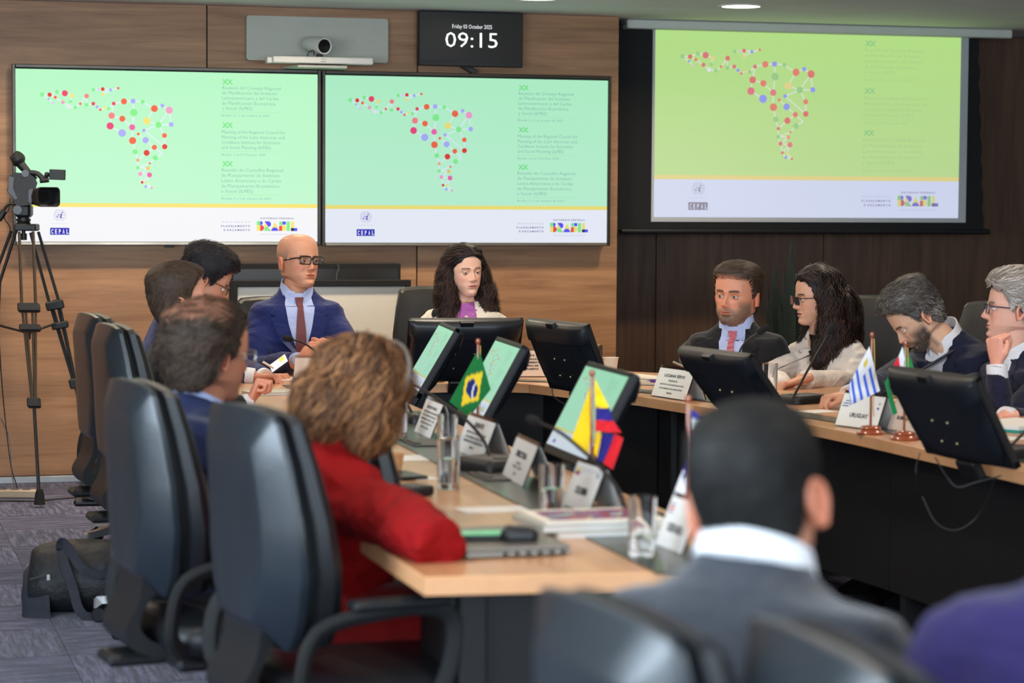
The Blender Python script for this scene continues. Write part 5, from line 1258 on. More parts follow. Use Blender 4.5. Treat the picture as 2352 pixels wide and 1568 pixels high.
# --- man seen from behind in grey suit
P = Person('man in grey suit seen from behind, short black hair and white collar', dict(head=(1738, 1152, 3.25), face=162, body=152, pitch=-8, roll=-9, skin=(204, 142, 112), size=1.04, shoulder=.46, nkb=.25, neck=(1722, 1296, 3.3), lean=8, scalp=(26, 25, 24), hairline=7, ear=1.08, wide=.94, seed=8, bulk=1.1)).build()
P.garment('jacket', m_grey, amp=.005); P.under(m_shirtw); P.collar('shirt_collar', m_shirtw, (.074, .072), (.0, .030), 20); P.trousers(m_trou)
g = G()
P.short_hair(lambda l: .004+.010*float(smst(l[2], -3, 8)), lambda l: (.2, .8, .3) if l.z > 7 else (0, .15, -1), (28, 27, 26), 5200, .022, .0006, .002, .4, .001, .003, .2, m=m_hairs)
# --- woman in red
P = Person('woman in red seen from behind with curly light-brown hair, elbow on the table', dict(head=(832, 906, 5.6), face=132, body=108, pitch=-22, roll=4, skin=(208, 156, 126), size=.98, fem=1, shoulder=.40, neck=(788, 1012, 5.5), lean=3, scalp=(84, 56, 36), hairline=7.4, temple=.3, seed=9, bulk=1.2,
    armR=((1000, 1248, 5.02), (975, 1205, 5.30), ('rest', D(-.3, -.05, -.9), D(0, -1, 0))), armL=((840, 1260, 5.75), (900, 1345, 5.6), ('rest', D(.9, 0, 0), D(0, -1, 0))))).build()
P.garment('jumper', m_red, vox=.0095, fem=1, sleeve=(.068, .060, .044), amp=.011, hem=-.60); P.trousers(cloth_mat('skirt_red', (120, 6, 8)))
def down3(p, n): return Vector((0, 0, -.9))-IR*.2
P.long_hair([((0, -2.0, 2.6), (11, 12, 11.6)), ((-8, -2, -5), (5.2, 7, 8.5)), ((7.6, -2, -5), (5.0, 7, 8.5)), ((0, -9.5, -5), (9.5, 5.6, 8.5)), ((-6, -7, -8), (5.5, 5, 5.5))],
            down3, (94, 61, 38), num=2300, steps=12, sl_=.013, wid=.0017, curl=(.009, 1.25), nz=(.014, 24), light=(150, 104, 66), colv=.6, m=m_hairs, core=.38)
g = G(); Rv = P.HA; g.tube([Rv @ Vector((.115*math.cos(t)*1.0, .015+.02*math.sin(t), .03+.125*math.sin(t)-.01)) for t in np.linspace(.1, PI-.1, 18)], .005, 8, flat=1.4); g.build('hair_band', mat('band_grey', (120, 112, 104), .5, var=0), P.root, world=True)
# --- man in blue jacket, third on the near wing
P = Person('brown-haired man with thinning crown in dark blue jacket seen from behind, round glasses', dict(head=(481, 812, 6.25), face=122, body=112, pitch=-6, roll=2, skin=(196, 132, 104), size=1.04, shoulder=.43, neck=(468, 925, 6.3), lean=10, scalp=(70, 52, 42), scalpk=.8, hairline=9.0, temple=2.5, seed=10,
    armR=((600, 1010, 6.15), (640, 985, 6.5), ('rest', D(.8, 0, -.4), D(0, -1, 0))))).build()
P.garment('jacket', m_tnavy, vox=.009, amp=.008); P.under(m_shirtb); P.collar('shirt_collar', m_shirtb, (.068, .066), (-.01, .022), 24); P.trousers(m_trou); P.glasses(m_glm, .024, .018, .104, .0014, lens=m_lens)
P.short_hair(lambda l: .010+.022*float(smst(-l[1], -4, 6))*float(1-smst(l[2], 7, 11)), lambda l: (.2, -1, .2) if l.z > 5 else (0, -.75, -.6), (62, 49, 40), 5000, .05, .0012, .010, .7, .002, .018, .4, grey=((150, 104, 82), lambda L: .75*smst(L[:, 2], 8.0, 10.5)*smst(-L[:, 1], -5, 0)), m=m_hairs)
# --- man in black jacket
P = Person('dark-haired man in black jacket in profile, white collar and cuff', dict(head=(412, 692, 8.75), face=100, body=94, pitch=2, roll=0, skin=(220, 158, 132), size=1.03, shoulder=.42, neck=(394, 768, 8.8), lean=10, scalp=(40, 33, 28), hairline=8.2, temple=2.2, seed=11, brow=(60, 44, 36),
    armR=((505, 945, 8.55), (572, 925, 8.65), ('fist', D(.35, .85, 0), D(1, -.2, 0))))).build()
P.garment('jacket', m_blacks, vox=.009); P.under(m_shirtw); P.collar('shirt_collar', m_shirtw); P.cuff(m_shirtw, .036, .03); P.trousers(m_trou); P.glasses(m_glm, .024, .016, .103, .0012)
P.short_hair(lambda l: .012+.012*float(smst(l[2], 2, 9)), lambda l: (.2, -.5, .3) if l.z > 6 else (0, -.4, -.9), (74, 58, 46), 3600, .034, .0009, .006, .6, m=m_hairs)
# --- man in navy behind him
P = Person('black-haired man in navy jacket looking down at a phone beyond the black jacket', dict(head=(470, 643, 10.0), face=96, body=95, pitch=-28, roll=0, skin=(206, 150, 124), size=1.03, shoulder=.42, neck=(428, 716, 10.1), lean=20, scalp=(22, 21, 24), hairline=7.0, temple=.6, seed=12, brow=(34, 28, 26),
    armR=((470, 850, 9.75), (588, 866, 9.75), ('grip', D(.95, .0, .15), D(0, -1, .3))), armL=((560, 850, 10.2), (612, 866, 9.95), ('grip', D(.8, .1, .5), D(0, -1, 0))))).build()
P.garment('jacket', m_navy, vox=.009); P.under(m_shirtw); P.collar('shirt_collar', m_shirtw); P.cuff(m_shirtw, .036, .028); P.trousers(m_trou); P.glasses(m_glf, .024, .016, .103, .0014)
P.short_hair(lambda l: .014+.022*float(smst(l[2], 1, 9)), lambda l: (.2, .8, .1) if l.z > 5 else (0, .2, -1), (34, 31, 36), 3600, .034, .0011, .010, .6, .002, .010, .5, m=m_hairs)
# --- purple shoulder beside the camera
P = Person('person in violet top, only the rounded shoulder showing beside the near chair', dict(head=(2590, 1000, 2.85), face=170, body=172, pitch=0, roll=0, skin=(200, 150, 122), shoulder=.44, neck=(2575, 1292, 2.85), lean=4, fem=1, scalp=(40, 28, 22), seed=13, bulk=1.2)).build()
P.garment('jumper', m_purple, vox=.011, sleeve=(.072, .06, .044), amp=.005); P.trousers(m_trou)
P.short_hair(lambda l: .03, lambda l: (0, -.2, -1), (40, 28, 22), 1200, .05, .002)
# ================================================================ things on the tables and round the room
m_acr = acrylic('clear_acrylic'); m_paper = mat('paper_white', (226, 222, 216), .7, var=.02); m_ink = mat('ink_black', (28, 28, 32), .7, var=0)
m_wd = mat('flag_stand_wood', (150, 72, 40), .25, var=.25, scale=20, coat=.7); m_gold = mat('gold_cord', (196, 158, 60), .4, metal=.4, var=.1)
m_cup = mat('paper_cup', (226, 216, 200), .6, var=.03); m_kraft = mat('paper_cup_kraft', (214, 158, 108), .6, var=.05)
def vaxes(A, x, y, z, o):
    for i in range(3): A[i][0] = x[i]; A[i][1] = y[i]; A[i][2] = z[i]; A[i][3] = o[i]
    return A
def nameplate(bl, br, label, lines, w=None, h=.118, icons=None, warm=False, z=TZ):
    """A-shaped acrylic stand; bl, br: picture points of the lower front corners on the table"""
    p, q = onz(*bl, z), onz(*br, z); x = (q-p); L_ = w or x.length; x = x.normalized(); n = Vector((-x.y, x.x, 0)); n = -n if n.dot(CAMP-p) < 0 else n
    c = (p+q)/2; t = thing('name_plate', label, 'name sign', (c.x, c.y, z), group='acrylic name signs')
    up = (Vector((0, 0, 1))*.93-n*.36).normalized(); bk = (Vector((0, 0, 1))*.93+n*.36).normalized(); g = G(); hh = h/.93
    A = vaxes(Matrix.Identity(4), x, up, x.cross(up), (0, 0, .001)); g2 = G().box((0, hh/2, 0), (L_+.008, hh, .003)); g2.xf(A); g.merge(g2)
    top = up*hh; B = vaxes(Matrix.Identity(4), x, bk, x.cross(bk), top-bk*hh-Vector((0, 0, 0))); g3 = G().box((0, hh/2, 0), (L_+.008, hh, .003)); g3.xf(B); g.merge(g3)
    g.build('acrylic_stand', m_acr, t, smooth=0)
    mp = m_paper if not warm else mat('paper_cream', (222, 196, 178), .7, var=.02)
    ph = hh-.014
    for nm, AA, s in (('paper_card', A, 1), ('paper_card', B, 1)):
        off = x.cross(up if AA is A else bk); k = G().box((0, ph/2+.003, .0022 if off.dot(n) > 0 else -.0022), (L_, ph, .0008)); k.xf(AA); k.build(nm, mp, t, smooth=0)
    g = G(); ic = []
    for s, yy, wd, ch, bo in lines:
        text_fit(g, s, -L_*wd/2, L_*wd/2, ph*yy, ch, bo)
    zz = .0032 if x.cross(up).dot(n) > 0 else -.0032
    g.xf(A @ Matrix.Translation((0, 0, zz))); g.build('lettering', m_ink, t, smooth=0)
    for bx, by, bw, bh, colr in (icons or []):
        k = G().box((bx*L_, by*ph, zz), (bw*L_, bh*ph, .0004)); k.xf(A); k.build('printed_emblem', mat('emblem_print', colr, .7, var=0), t, smooth=0)
    return t
FL = [(-.36, .86, .16, .06, (240, 210, 60)), (-.36, .80, .16, .04, (40, 60, 150)), (-.36, .76, .16, .04, (200, 50, 60))]
nameplate((952.4, 993.3), (988.6, 1010.2), 'white name sign with six lines of print, farthest along the near wing', [('SECRETARIA', .80, .60, .009, .03), ('SECRETARIA NACIONAL', .67, .8, .006, .02), ('DE PLANIFICACION', .56, .8, .006, .02), ('MINISTERIO DE', .45, .8, .006, .02), ('PRESUPUESTO', .34, .7, .006, .02), ('BRASIL', .22, .5, .006, .02)])
nameplate((1047, 1037), (1108, 1060), 'wide white name sign crossed by a gooseneck stem, behind the tall glasses', [('GERENTE', .78, .34, .014, .04), ('INSTITUTO DE INVESTIGACIONES', .58, .7, .007, .02), ('ECONOMICAS APLICADAS', .46, .66, .007, .02), ('MINISTERIO DE PLANIFICACION', .34, .68, .007, .02), ('BRASIL', .20, .14, .007, .02)])
nameplate((1154, 1095), (1200, 1121), 'white name sign with four short lines, before the green tilted screen', [('DIRECTORA', .62, .5, .016, .05), ('ILPES', .44, .2, .007, .02), ('CEPAL, ILPES', .34, .42, .007, .02), ('CEPAL', .18, .12, .007, .02)])
nameplate((1292.6, 1161), (1352, 1183), 'white name sign reading COLOMBIA with small yellow, blue and red flag', [('COLOMBIA', .36, .46, .018, .05)], icons=FL+[(.38, .84, .06, .08, (110, 120, 140))])
nameplate((1505.7, 1253), (1564.6, 1277), 'white name sign reading COSTA RICA beside the near glass', [('COSTA RICA', .36, .58, .018, .05)], icons=[(-.36, .88, .15, .03, (60, 60, 130)), (-.36, .80, .15, .06, (210, 50, 60)), (-.36, .72, .15, .03, (60, 60, 130)), (.38, .70, .06, .08, (110, 120, 140))])
nameplate((1496, 909.6), (1573.6, 921.5), 'white name sign with five centred lines, on the bend of the table', [('LUCIANA SERVO', .74, .6, .0115, .03), ('PRESIDENTA', .58, .27, .0065, .02), ('INSTITUTO DE INVESTIGACIONES', .44, .7, .0065, .015), ('ECONÓMICAS APLICADAS (IPEA)', .30, .67, .0065, .015), ('BRASIL', .15, .15, .0065, .02)])
nameplate((1918.6, 977.8), (2013, 990), 'white name sign reading URUGUAY behind the blue and white striped flag', [('URUGUAY', .32, .44, .015, .03)], icons=[(-.36, .80, .10, .03, (60, 90, 160)), (-.38, .72, .14, .03, (60, 90, 160)), (-.39, .64, .15, .03, (60, 90, 160)), (.40, .66, .05, .06, (50, 80, 150)), (.41, .80, .04, .06, (150, 165, 190))])
nameplate((673, 886), (792, 888), 'cream name sign reading SECRETARIO in front of the bald man', [('SECRETARIO', .40, .62, .0135, .05)], warm=True)
nameplate((1163, 866), (1262, 866), 'pale name sign with five lines behind the tilted screens, before the woman in cream', [('SECRETARIA DE', .80, .60, .010, .02), ('SECRETARIA NACIONAL', .66, .76, .008, .04), ('DE PLANEAMIENTO', .53, .6, .008, .04), ('MINISTERIO DE', .40, .5, .008, .04), ('PRESUPUESTO', .27, .5, .008, .04)], warm=True)
nameplate((2052, 990), (2092, 996), 'pale name sign half hidden by the monitor, behind the green, white and red flag', [('SURINAME', .36, .6, .012, .04)], warm=True, w=.16)

# glasses of water
m_gls = glassy('drinking_glass'); m_wat = glassy('water', ior=1.33)
def tumbler(px, py, label, h=.13, r=.0305, fill=.6, z=TZ+.001):
    p = onz(px, py, z); t = thing('water_glass', label, 'glass', (p.x, p.y, z), group='glasses on the table')
    G().lathe([(.001, 0), (r*.90, 0), (r*.93, .003), (r, h), (r-.0015, h+.0008), (r-.003, h), (r*.93-.003, .016), (.001, .013)], n=36, cap=False).build('glass_wall', m_gls, t)
    if fill: G().lathe([(.001, .0135), (r*.93-.0033, .0165), (r*(.93+.07*fill)-.0033, h*fill), (.001, h*fill)], n=36, cap=False).build('water', m_wat, t)
    return t
tumbler(915, 1003, 'water glass partly hidden by the curly hair')
tumbler(1030, 1122, 'tall water glass in front of the wide name sign', fill=.62)
tumbler(1027, 1056, 'second glass standing just behind the tall water glass', h=.132, fill=.5)
tumbler(1267, 1186, 'water glass beside the COLOMBIA sign', h=.125, fill=.55)
tumbler(1474, 1280, 'water glass next to the COSTA RICA sign, by the magazines', h=.13, fill=.35)
tumbler(1367, 862, 'clear glass near the white paper cup, half hidden by a monitor back', fill=0)
tumbler(1768, 905, 'clear glass beside the forearm of the woman in white', h=.12, fill=0)
tumbler(786, 872, 'clear glass between the bald man and the curly hair', h=.12, fill=.3)
def cup(px, py, label, m, h=.085, r=.036):
    p = onz(px, py, TZ); t = thing('paper_cup', label, 'cup', (p.x, p.y, TZ), group='paper cups on the table')
    G().lathe([(r*.66, 0), (r*.7, .001), (r, h), (r-.001, h), (r*.7-.001, .004), (.001, .004)], n=30, cap=False).build('cup_wall', m, t)
    G().tube([(r*math.cos(a), r*math.sin(a), h) for a in np.linspace(0, 2*PI, 31)], .0018, 6, cap=False).build('cup_rim', m, t); return t
c0 = cup(1402, 863, 'white paper cup at the bend of the table', m_cup, .078, .034)
pc = Vector(c0.location); f = (CAMP-pc); f.z = 0; f.normalize(); s_ = f.cross(Vector((0, 0, 1)))
g = G(); A = vaxes(Matrix.Identity(4), -s_, Vector((0, 0, 1)), f, f*.0335+Vector((0, 0, 0)))
for a_, b_, c_, d_ in ((-.022, .034, .006, .012), (-.021, .026, .005, .004), (.002, .016, .004, .006)): k = G().box((a_, b_, -abs(a_)*.45), (c_, d_, .0006)); k.xf(A); g.merge(k)
g.build('printed_logo', mat('cup_print', (110, 100, 105), .7, var=0), c0, smooth=0)
cup(905, 1088, 'tan paper cup beside the red sleeve', m_kraft, .055, .028); cup(707, 880, 'low cream cup in front of the SECRETARIO sign', m_cup, .03, .034)

# gooseneck microphones
m_foam = mat('foam_black', (20, 20, 22), .95, var=.4, scale=300, bump=.6, bscale=700)
def mic(pts, label, base=None, rot=0, hl=.045, bs=(.11, .15, .03)):
    """pts: (px, py, Z) from the head down to the foot"""
    P = [at(*p) for p in pts]; b = Vector(base) if base else Vector((P[-1].x, P[-1].y, TZ)); P[-1] = Vector((P[-1].x, P[-1].y, max(P[-1].z, TZ+.02)))
    t = thing('gooseneck_microphone', label, 'microphone', (b.x, b.y, TZ+.003), group='conference microphones'); o = Vector(t.location)
    S_ = [p-o for p in smooth_path(P, 8)]; k = len(S_)
    G().tube(S_, list(np.linspace(.0042, .005, k)), 8).build('stem', m_black, t)
    d = (S_[0]-S_[3]).normalized(); e = S_[0]; G().tube([e-d*.012, e-d*.006, e+d*.004, e+d*hl*.6, e+d*hl*.9, e+d*hl], [.006, .010, .0125, .0125, .009, .003], 14).build('foam_cap', m_foam, t)
    R = Matrix.Rotation(rot, 4, 'Z'); w_, l_, h_ = bs; g = G()
    q = [[Vector((x*s, y*s2, zz)) for x, y in rrect(w_, l_, .02, 4)] for s, s2, zz in ((1, 1, 0), (1, 1, h_*.35), (.93, .94, h_*.8), (.80, .84, h_), (.5, .5, h_*1.02))]
    g.loft([[tuple(R @ v) for v in r_] for r_ in q]); g.build('microphone_base', m_black, t, smooth=50)
    G().box(tuple(R @ Vector((0, -l_*.26, h_+.001))), (w_*.28, l_*.12, .004), R=R, b=.001).build('talk_button', m_hous, t, smooth=0); return t
mic([(668, 779, 9.7), (700, 789, 9.65), (745, 822, 9.55), (800, 868, 9.5)], 'gooseneck microphone in front of the burgundy tie', rot=.2)
mic([(997, 722, 10.0), (989, 748, 9.95), (985, 800, 9.9), (985, 850, 9.9)], 'gooseneck microphone rising by the cream jacket', hl=.032)
mic([(930, 878, 7.3), (972, 895, 7.2), (1060, 955, 6.95), (1110, 1010, 6.8), (1128, 1062, 6.7)], 'long gooseneck microphone leaning out of the curly hair to its black foot', rot=.4, bs=(.16, .18, .035))
mic([(1232, 968, 5.95), (1290, 995, 5.85), (1368, 1062, 5.75), (1420, 1125, 5.65), (1440, 1178, 5.6)], 'gooseneck microphone curving above the COLOMBIA sign', rot=.3, bs=(.15, .16, .03))
mic([(1745, 762, 9.3), (1722, 778, 9.3), (1700, 805, 9.28), (1692, 860, 9.25)], 'gooseneck microphone in front of the black suit', rot=-.8)
mic([(1905, 762, 8.95), (1893, 785, 8.92), (1858, 845, 8.85), (1820, 915, 8.78)], 'gooseneck microphone crossing the white blouse', base=tuple(onz(1842, 925, TZ)), rot=-1.2, bs=(.12, .17, .03))
mic([(905, 880, 8.1), (930, 918, 8.1), (948, 950, 8.1), (957, 985, 8.1)], 'small gooseneck microphone behind the curly hair near the first name sign', rot=.3)
mic([(2420, 900, 7.6), (2390, 950, 7.5), (2335, 1010, 7.2), (2305, 1045, 7.1)], 'gooseneck microphone foot at the picture edge beyond the big monitor back', base=tuple(onz(2330, 1050, TZ)), rot=-1.2)

# table flags
m_flag = vcol('flag_cloth', .75, .2, bump=.1, bscale=900, sheen=.3)
for l_ in [x for x in m_flag.node_tree.nodes if x.type == 'BSDF_PRINCIPLED']: pass
def table_flag(px, top, Z, label, quads, cord=True):
    """quads: ((four picture corners), colour function of (u, v), depth offset)"""
    tp = at(px, top, Z); b = Vector((tp.x, tp.y, TZ)); t = thing('table_flag', label, 'flag', tuple(b), group='miniature flags on wooden stands')
    G().lathe([(.001, 0), (.045, 0), (.047, .004), (.044, .009), (.036, .013), (.033, .016), (.035, .020), (.030, .026), (.012, .029), (.001, .03)], n=36, cap=False).build('stand', m_wd, t, smooth=50)
    hgt = tp.z-TZ; G().lathe([(.0042, .02), (.0040, hgt-.012), (.0035, hgt-.010), (.0075, hgt-.006), (.0082, hgt), (.0075, hgt+.005), (.001, hgt+.009)], n=16, cap=False).build('pole', m_wd, t)
    if cord: G().tube(smooth_path([tuple(IR*.007+Vector((0, 0, hgt-.014))), tuple(IR*.010+IC*.004+Vector((0, 0, hgt*.6))), tuple(IR*.007+IC*.004+Vector((0, 0, hgt*.3))), tuple(IR*.009+IC*.004+Vector((0, 0, hgt*.18)))], 5), .0016, 6).build('cord', m_gold, t)
    g = G(); nu, nv = 30, 22
    for cs, cf, dz in quads:
        P = [at(x, y, Z+dz)-b for x, y in cs]; V, C = [], []
        for th in (0, .0012):
            for j in range(nv+1):
                for i in range(nu+1):
                    u, v = i/nu, j/nv; p = P[0]*(1-u)*(1-v)+P[1]*u*(1-v)+P[2]*u*v+P[3]*(1-u)*v
                    p = p+IC*(.006*math.sin(u*7+v*3)*u-th); V.append(tuple(p)); C.append(lin(cf(u, v)))
        n_ = (nu+1)*(nv+1); F = [(j*(nu+1)+i, j*(nu+1)+i+1, (j+1)*(nu+1)+i+1, (j+1)*(nu+1)+i) for j in range(nv) for i in range(nu)]
        bd = list(range(nu+1))+[j*(nu+1)+nu for j in range(1, nv+1)]+[nv*(nu+1)+i for i in range(nu-1, -1, -1)]+[j*(nu+1) for j in range(nv-1, 0, -1)]
        F2 = [tuple(n_+k for k in f[::-1]) for f in F]+[(bd[i], bd[(i+1) % len(bd)], n_+bd[(i+1) % len(bd)], n_+bd[i]) for i in range(len(bd))]
        g.add(V, F+F2, 0, np.array(C))
    g.build('flag_cloth', m_flag, t, colors=True, smooth=60); return t
def brazil(u, v):
    if math.hypot((u-.5)*1.43, v-.5) < .235: return (24, 34, 110) if abs(math.hypot((u-.35)*1.43, v-1.0)-.50) > .03 else (225, 230, 225)
    if abs(u-.5)/.42+abs(v-.5)/.40 < 1: return (240, 205, 40)
    return (14, 110, 50)
table_flag(1098, 783, 7.55, 'green and yellow table flag with blue disc on a wooden pole', [(((1100, 800), (1032, 922), (1078, 958), (1127, 894)), brazil, .0)])
Y_, B_, R_ = (248, 208, 24), (40, 36, 130), (222, 30, 44); mono = lambda c: (lambda u, v: c)
table_flag(1360, 856, 6.3, 'yellow, blue and red table flag in front of the green screen', [(((1358, 880), (1312, 1012), (1352, 1046), (1362, 900)), mono(Y_), .01), (((1366, 870), (1400, 936), (1369, 938), (1366, 900)), mono(Y_), -.01), (((1369, 937), (1400, 935), (1409, 966), (1368, 964)), mono(B_), -.012), (((1368, 964), (1409, 966), (1428, 994), (1367, 990)), mono(R_), -.014),
    (((1370, 990), (1382, 996), (1372, 1052), (1364, 1040)), mono(Y_), .0), (((1382, 996), (1411, 997), (1386, 1064), (1370, 1054)), mono(B_), .002), (((1411, 995), (1432, 1006), (1408, 1079), (1386, 1064)), mono(R_), .001)])
W_ = (232, 232, 236)
table_flag(1581, 915, 5.5, 'blue, white and red table flag beside the head of the man in grey', [(((1587, 938), (1604, 950), (1608, 962), (1588, 960)), mono((44, 44, 140)), .0), (((1588, 960), (1610, 962), (1614, 986), (1586, 984)), mono(W_), .0), (((1586, 984), (1614, 986), (1612, 1026), (1585, 1024)), mono((206, 30, 46)), .0), (((1585, 1024), (1612, 1026), (1610, 1048), (1584, 1046)), mono(W_), .0), (((1584, 1046), (1610, 1048), (1609, 1068), (1584, 1066)), mono((44, 44, 140)), .0), (((1584, 1066), (1609, 1068), (1607, 1095), (1583, 1090)), mono(W_), .0),
    (((1578, 1046), (1581, 1070), (1568, 1100), (1565, 1082)), mono((60, 40, 150)), .02), (((1568, 1080), (1581, 1080), (1578, 1140), (1545, 1140)), mono(W_), .02)])
def urug(u, v):
    if u < .40 and v < .55:
        return (225, 190, 60) if math.hypot((u-.18)*1.3, v-.26) < .10 else W_
    return (38, 92, 214) if int(v*9) % 2 == 1 else W_
table_flag(2003, 768, 7.78, 'blue and white striped table flag with a small sun', [(((1997, 795), (2021, 897), (1953, 931), (1949, 885)), urug, -.0)])
G_ = (22, 138, 76)
table_flag(2080, 787, 7.6, 'green, white and red table flag beside the big monitor back', [(((2073, 796), (2088, 815), (2104, 860), (2084, 860)), mono(G_), .0), (((2073, 796), (2084, 860), (2070, 860), (2064, 818)), mono(W_), .0), (((2064, 818), (2070, 860), (2040, 860), (2052, 838)), mono((218, 34, 50)), .0), (((2031, 874), (2040, 880), (2062, 948), (2050, 953)), mono(G_), .0), (((2040, 860), (2104, 860), (2080, 900), (2034, 880)), mono(G_), .01)])

# papers, books, small things
def flat(name, cat, label, px, py, size, rz, m, h=.0012, z=TZ, group=None, part='sheet', b=.0):
    p = onz(px, py, z); t = thing(name, label, cat, (p.x, p.y, z), rz, group); G().box((0, 0, h/2+.0005), (size[0], size[1], h), b=b).build(part, m, t, smooth=0); return t
PG = 'sheets of paper on the table'
flat('paper_sheet', 'paper', 'white paper strip before the water glass by the COLOMBIA sign', 1150, 1170, (.21, .10), .05, m_paper, group=PG)
flat('paper_sheet', 'paper', 'white sheet beside the tan cup', 945, 1052, (.22, .14), .1, m_paper, group=PG)
flat('paper_sheet', 'paper', 'small white sheet under the tall water glass by the red sleeve', 972, 1099, (.07, .07), .2, m_paper, group=PG)
flat('paper_sheet', 'paper', 'white sheets between the SECRETARIO sign and the phone', 650, 872, (.22, .16), .1, m_paper, .004, group=PG)
flat('paper_sheet', 'paper', 'paper sheet beside the URUGUAY sign', 1880, 945, (.12, .10), .3, m_paper, group=PG)
flat('paper_sheet', 'paper', 'loose sheet under the resting arm of the grey-haired man', 2290, 1008, (.18, .12), .4, m_paper, group=PG)
flat('paper_sheet', 'paper', 'white sheet under the crossed arms of the woman in white', 1800, 912, (.20, .14), .3, m_paper, group=PG)
tq = flat('folder', 'folder', 'white papers on a turquoise folder by the grey-haired man', 2335, 983, (.30, .22), .5, mat('folder_teal', (30, 140, 130), .5, var=.03), .008, part='cover'); G().box((0, .0, .015), (.28, .20, .012)).build('page_block', m_paper, tq, smooth=0)
bk = flat('tote_bag', 'bag', 'folded white cloth bag with violet print on a book by the name sign', 1448, 880, (.26, .18), -.4, m_cup, .018, part='cloth')
g = G()
for k in range(3): g.tube(smooth_path([(-.12, -.05+.05*k, .02), (-.04, -.06+.05*k, .034), (.04, -.05+.05*k, .028), (.12, -.04+.05*k, .02)], 4), .012, 8, flat=.6)
g.build('cloth_fold', m_cup, bk); G().ball((-.05, -.085, .020), (.05, .012, .010)).ball((.10, -.08, .016), (.03, .012, .009)).build('violet_print', mat('print_violet', (84, 52, 130), .6, var=.05), bk)
G().box((.02, -.0, -.0), (.27, .19, .004)).build('dark_cover', m_black, bk, smooth=0)
m_laps = mat('laptop_silver', (128, 122, 114), .35, metal=.6, var=.05)
lp = thing('laptop', 'closed grey laptop at the table corner under the red elbow', 'laptop', (1.40, 5.02, TZ), .04)
G().box((0, 0, .009), (.235, .33, .012), b=.003).build('base', m_laps, lp, smooth=0); G().box((0, 0, .0195), (.235, .33, .007), b=.002).build('lid', m_laps, lp, smooth=0)
for i in range(6): G().box((-.03+.026*i, -.1655, .009), (.011, .002, .005)).build('port', m_blackm, lp, smooth=0)
p = onz(1100, 1236, TZ+.024); ph = thing('phone', 'phone in a green-screened dark case lying on the laptop', 'phone', (p.x, p.y, TZ+.024), 1.45); G().box((0, 0, .006), (.075, .15, .011), b=.003).build('case', m_black, ph, smooth=0); q_ = G().box((0, 0, .0122), (.066, .138, .0012)); q_.build('screen', mat('phone_screen_green', (96, 180, 130), .3, var=.25, scale=60, emit=.25), ph, smooth=0)
p = onz(1193, 1240, TZ+.024); ms = thing('computer_mouse', 'small black mouse on the laptop lid', 'mouse', (p.x, p.y, TZ+.024), 1.3); G().loft([[(x*s, y*s, z) for x, y in rrect(.05, .085, .022, 4)] for z, s in ((0, .9), (.006, 1), (.018, .95), (.027, .75), (.030, .4))]).build('shell', m_black, ms, smooth=60); G().box((0, .022, .029), (.006, .016, .006), b=.001).build('scroll_wheel', m_hous, ms)
def magazine():
    m, nt, b = _new('magazine_cover'); N, L = nt.nodes, nt.links; tc = N.new('ShaderNodeTexCoord'); n = N.new('ShaderNodeTexNoise'); n.inputs['Scale'].default_value = 9; n.inputs['Detail'].default_value = 2; n.inputs['Distortion'].default_value = 2
    r = N.new('ShaderNodeValToRGB'); r.color_ramp.interpolation = 'CONSTANT'; e = r.color_ramp.elements; e[0].color = lin((70, 40, 120))+(1,); e[1].position = .42; e[1].color = lin((150, 60, 90))+(1,)
    for p_, c in ((.52, (60, 50, 140)), (.58, (220, 200, 80)), (.62, (120, 190, 210)), (.7, (200, 80, 60))): k = e.new(p_); k.color = lin(c)+(1,)
    L.new(tc.outputs['Object'], n.inputs['Vector']); L.new(n.outputs['Fac'], r.inputs[0]); L.new(r.outputs[0], b.inputs['Base Color']); b.inputs['Roughness'].default_value = .3; return m
m_mag = magazine()
BG = 'books stacked by the near glass'
for i, (dx, dy, z0, h, lab, rz) in enumerate(((.02, .0, 0, .014, 'white book at the bottom of the stack by the near glass', .0), (-.02, .01, .0145, .016, 'grey-edged book in the middle of the stack by the near glass', .05), (-.01, .0, .031, .008, 'magazine with violet and orange cover on top of the stack', .0))):
    t = thing('book', lab, 'book', (1.69+dx, 5.20+dy, TZ+z0), rz, BG); G().box((0, 0, h/2), (.285-.004, .205, h-.003)).build('page_block', m_paper, t, smooth=0)
    G().box((0, 0, .0012), (.288, .21, .0016)).box((0, 0, h-.0008), (.288, .21, .0016)).box((-.1435, 0, h/2), (.0015, .21, h)).build('cover', m_plate if i == 1 else m_cup, t, smooth=0)
    if i == 2: G().box((.0, .0, h+.0005), (.235, .15, .0006)).build('cover_picture', m_mag, t, smooth=0)
p = onz(928, 1096, TZ); ph2 = thing('phone', 'dark phone lying beside the red sleeve', 'phone', (p.x, p.y, TZ+.001), .2); G().box((0, 0, .005), (.078, .15, .008), b=.003).build('case', m_black, ph2, smooth=0); G().box((0, 0, .0094), (.07, .142, .0008)).build('screen', m_hous, ph2, smooth=0)
p = onz(950, 1137, TZ); ch = thing('charger', 'black charger block by the red sleeve', 'charger', (p.x, p.y, TZ+.001), .5); G().box((0, 0, .013), (.07, .09, .026), b=.006).build('shell', m_black, ch, smooth=0); G().tube(smooth_path([(-.03, -.04, .01), (-.06, -.06, .004), (-.1, -.05, .003)]), .003, 6).build('cable', m_black, ch)
hp = at(641, 835, 9.85); ph3 = thing('phone', 'lit phone held up by the man in navy behind the name sign', 'phone', tuple(hp)); ax = D(.75, .55, .1); nn = D(-.35, .55, .75); nn = (nn-ax*nn.dot(ax)).normalized(); A = vaxes(Matrix.Identity(4), nn.cross(ax), ax, nn, (0, 0, 0))
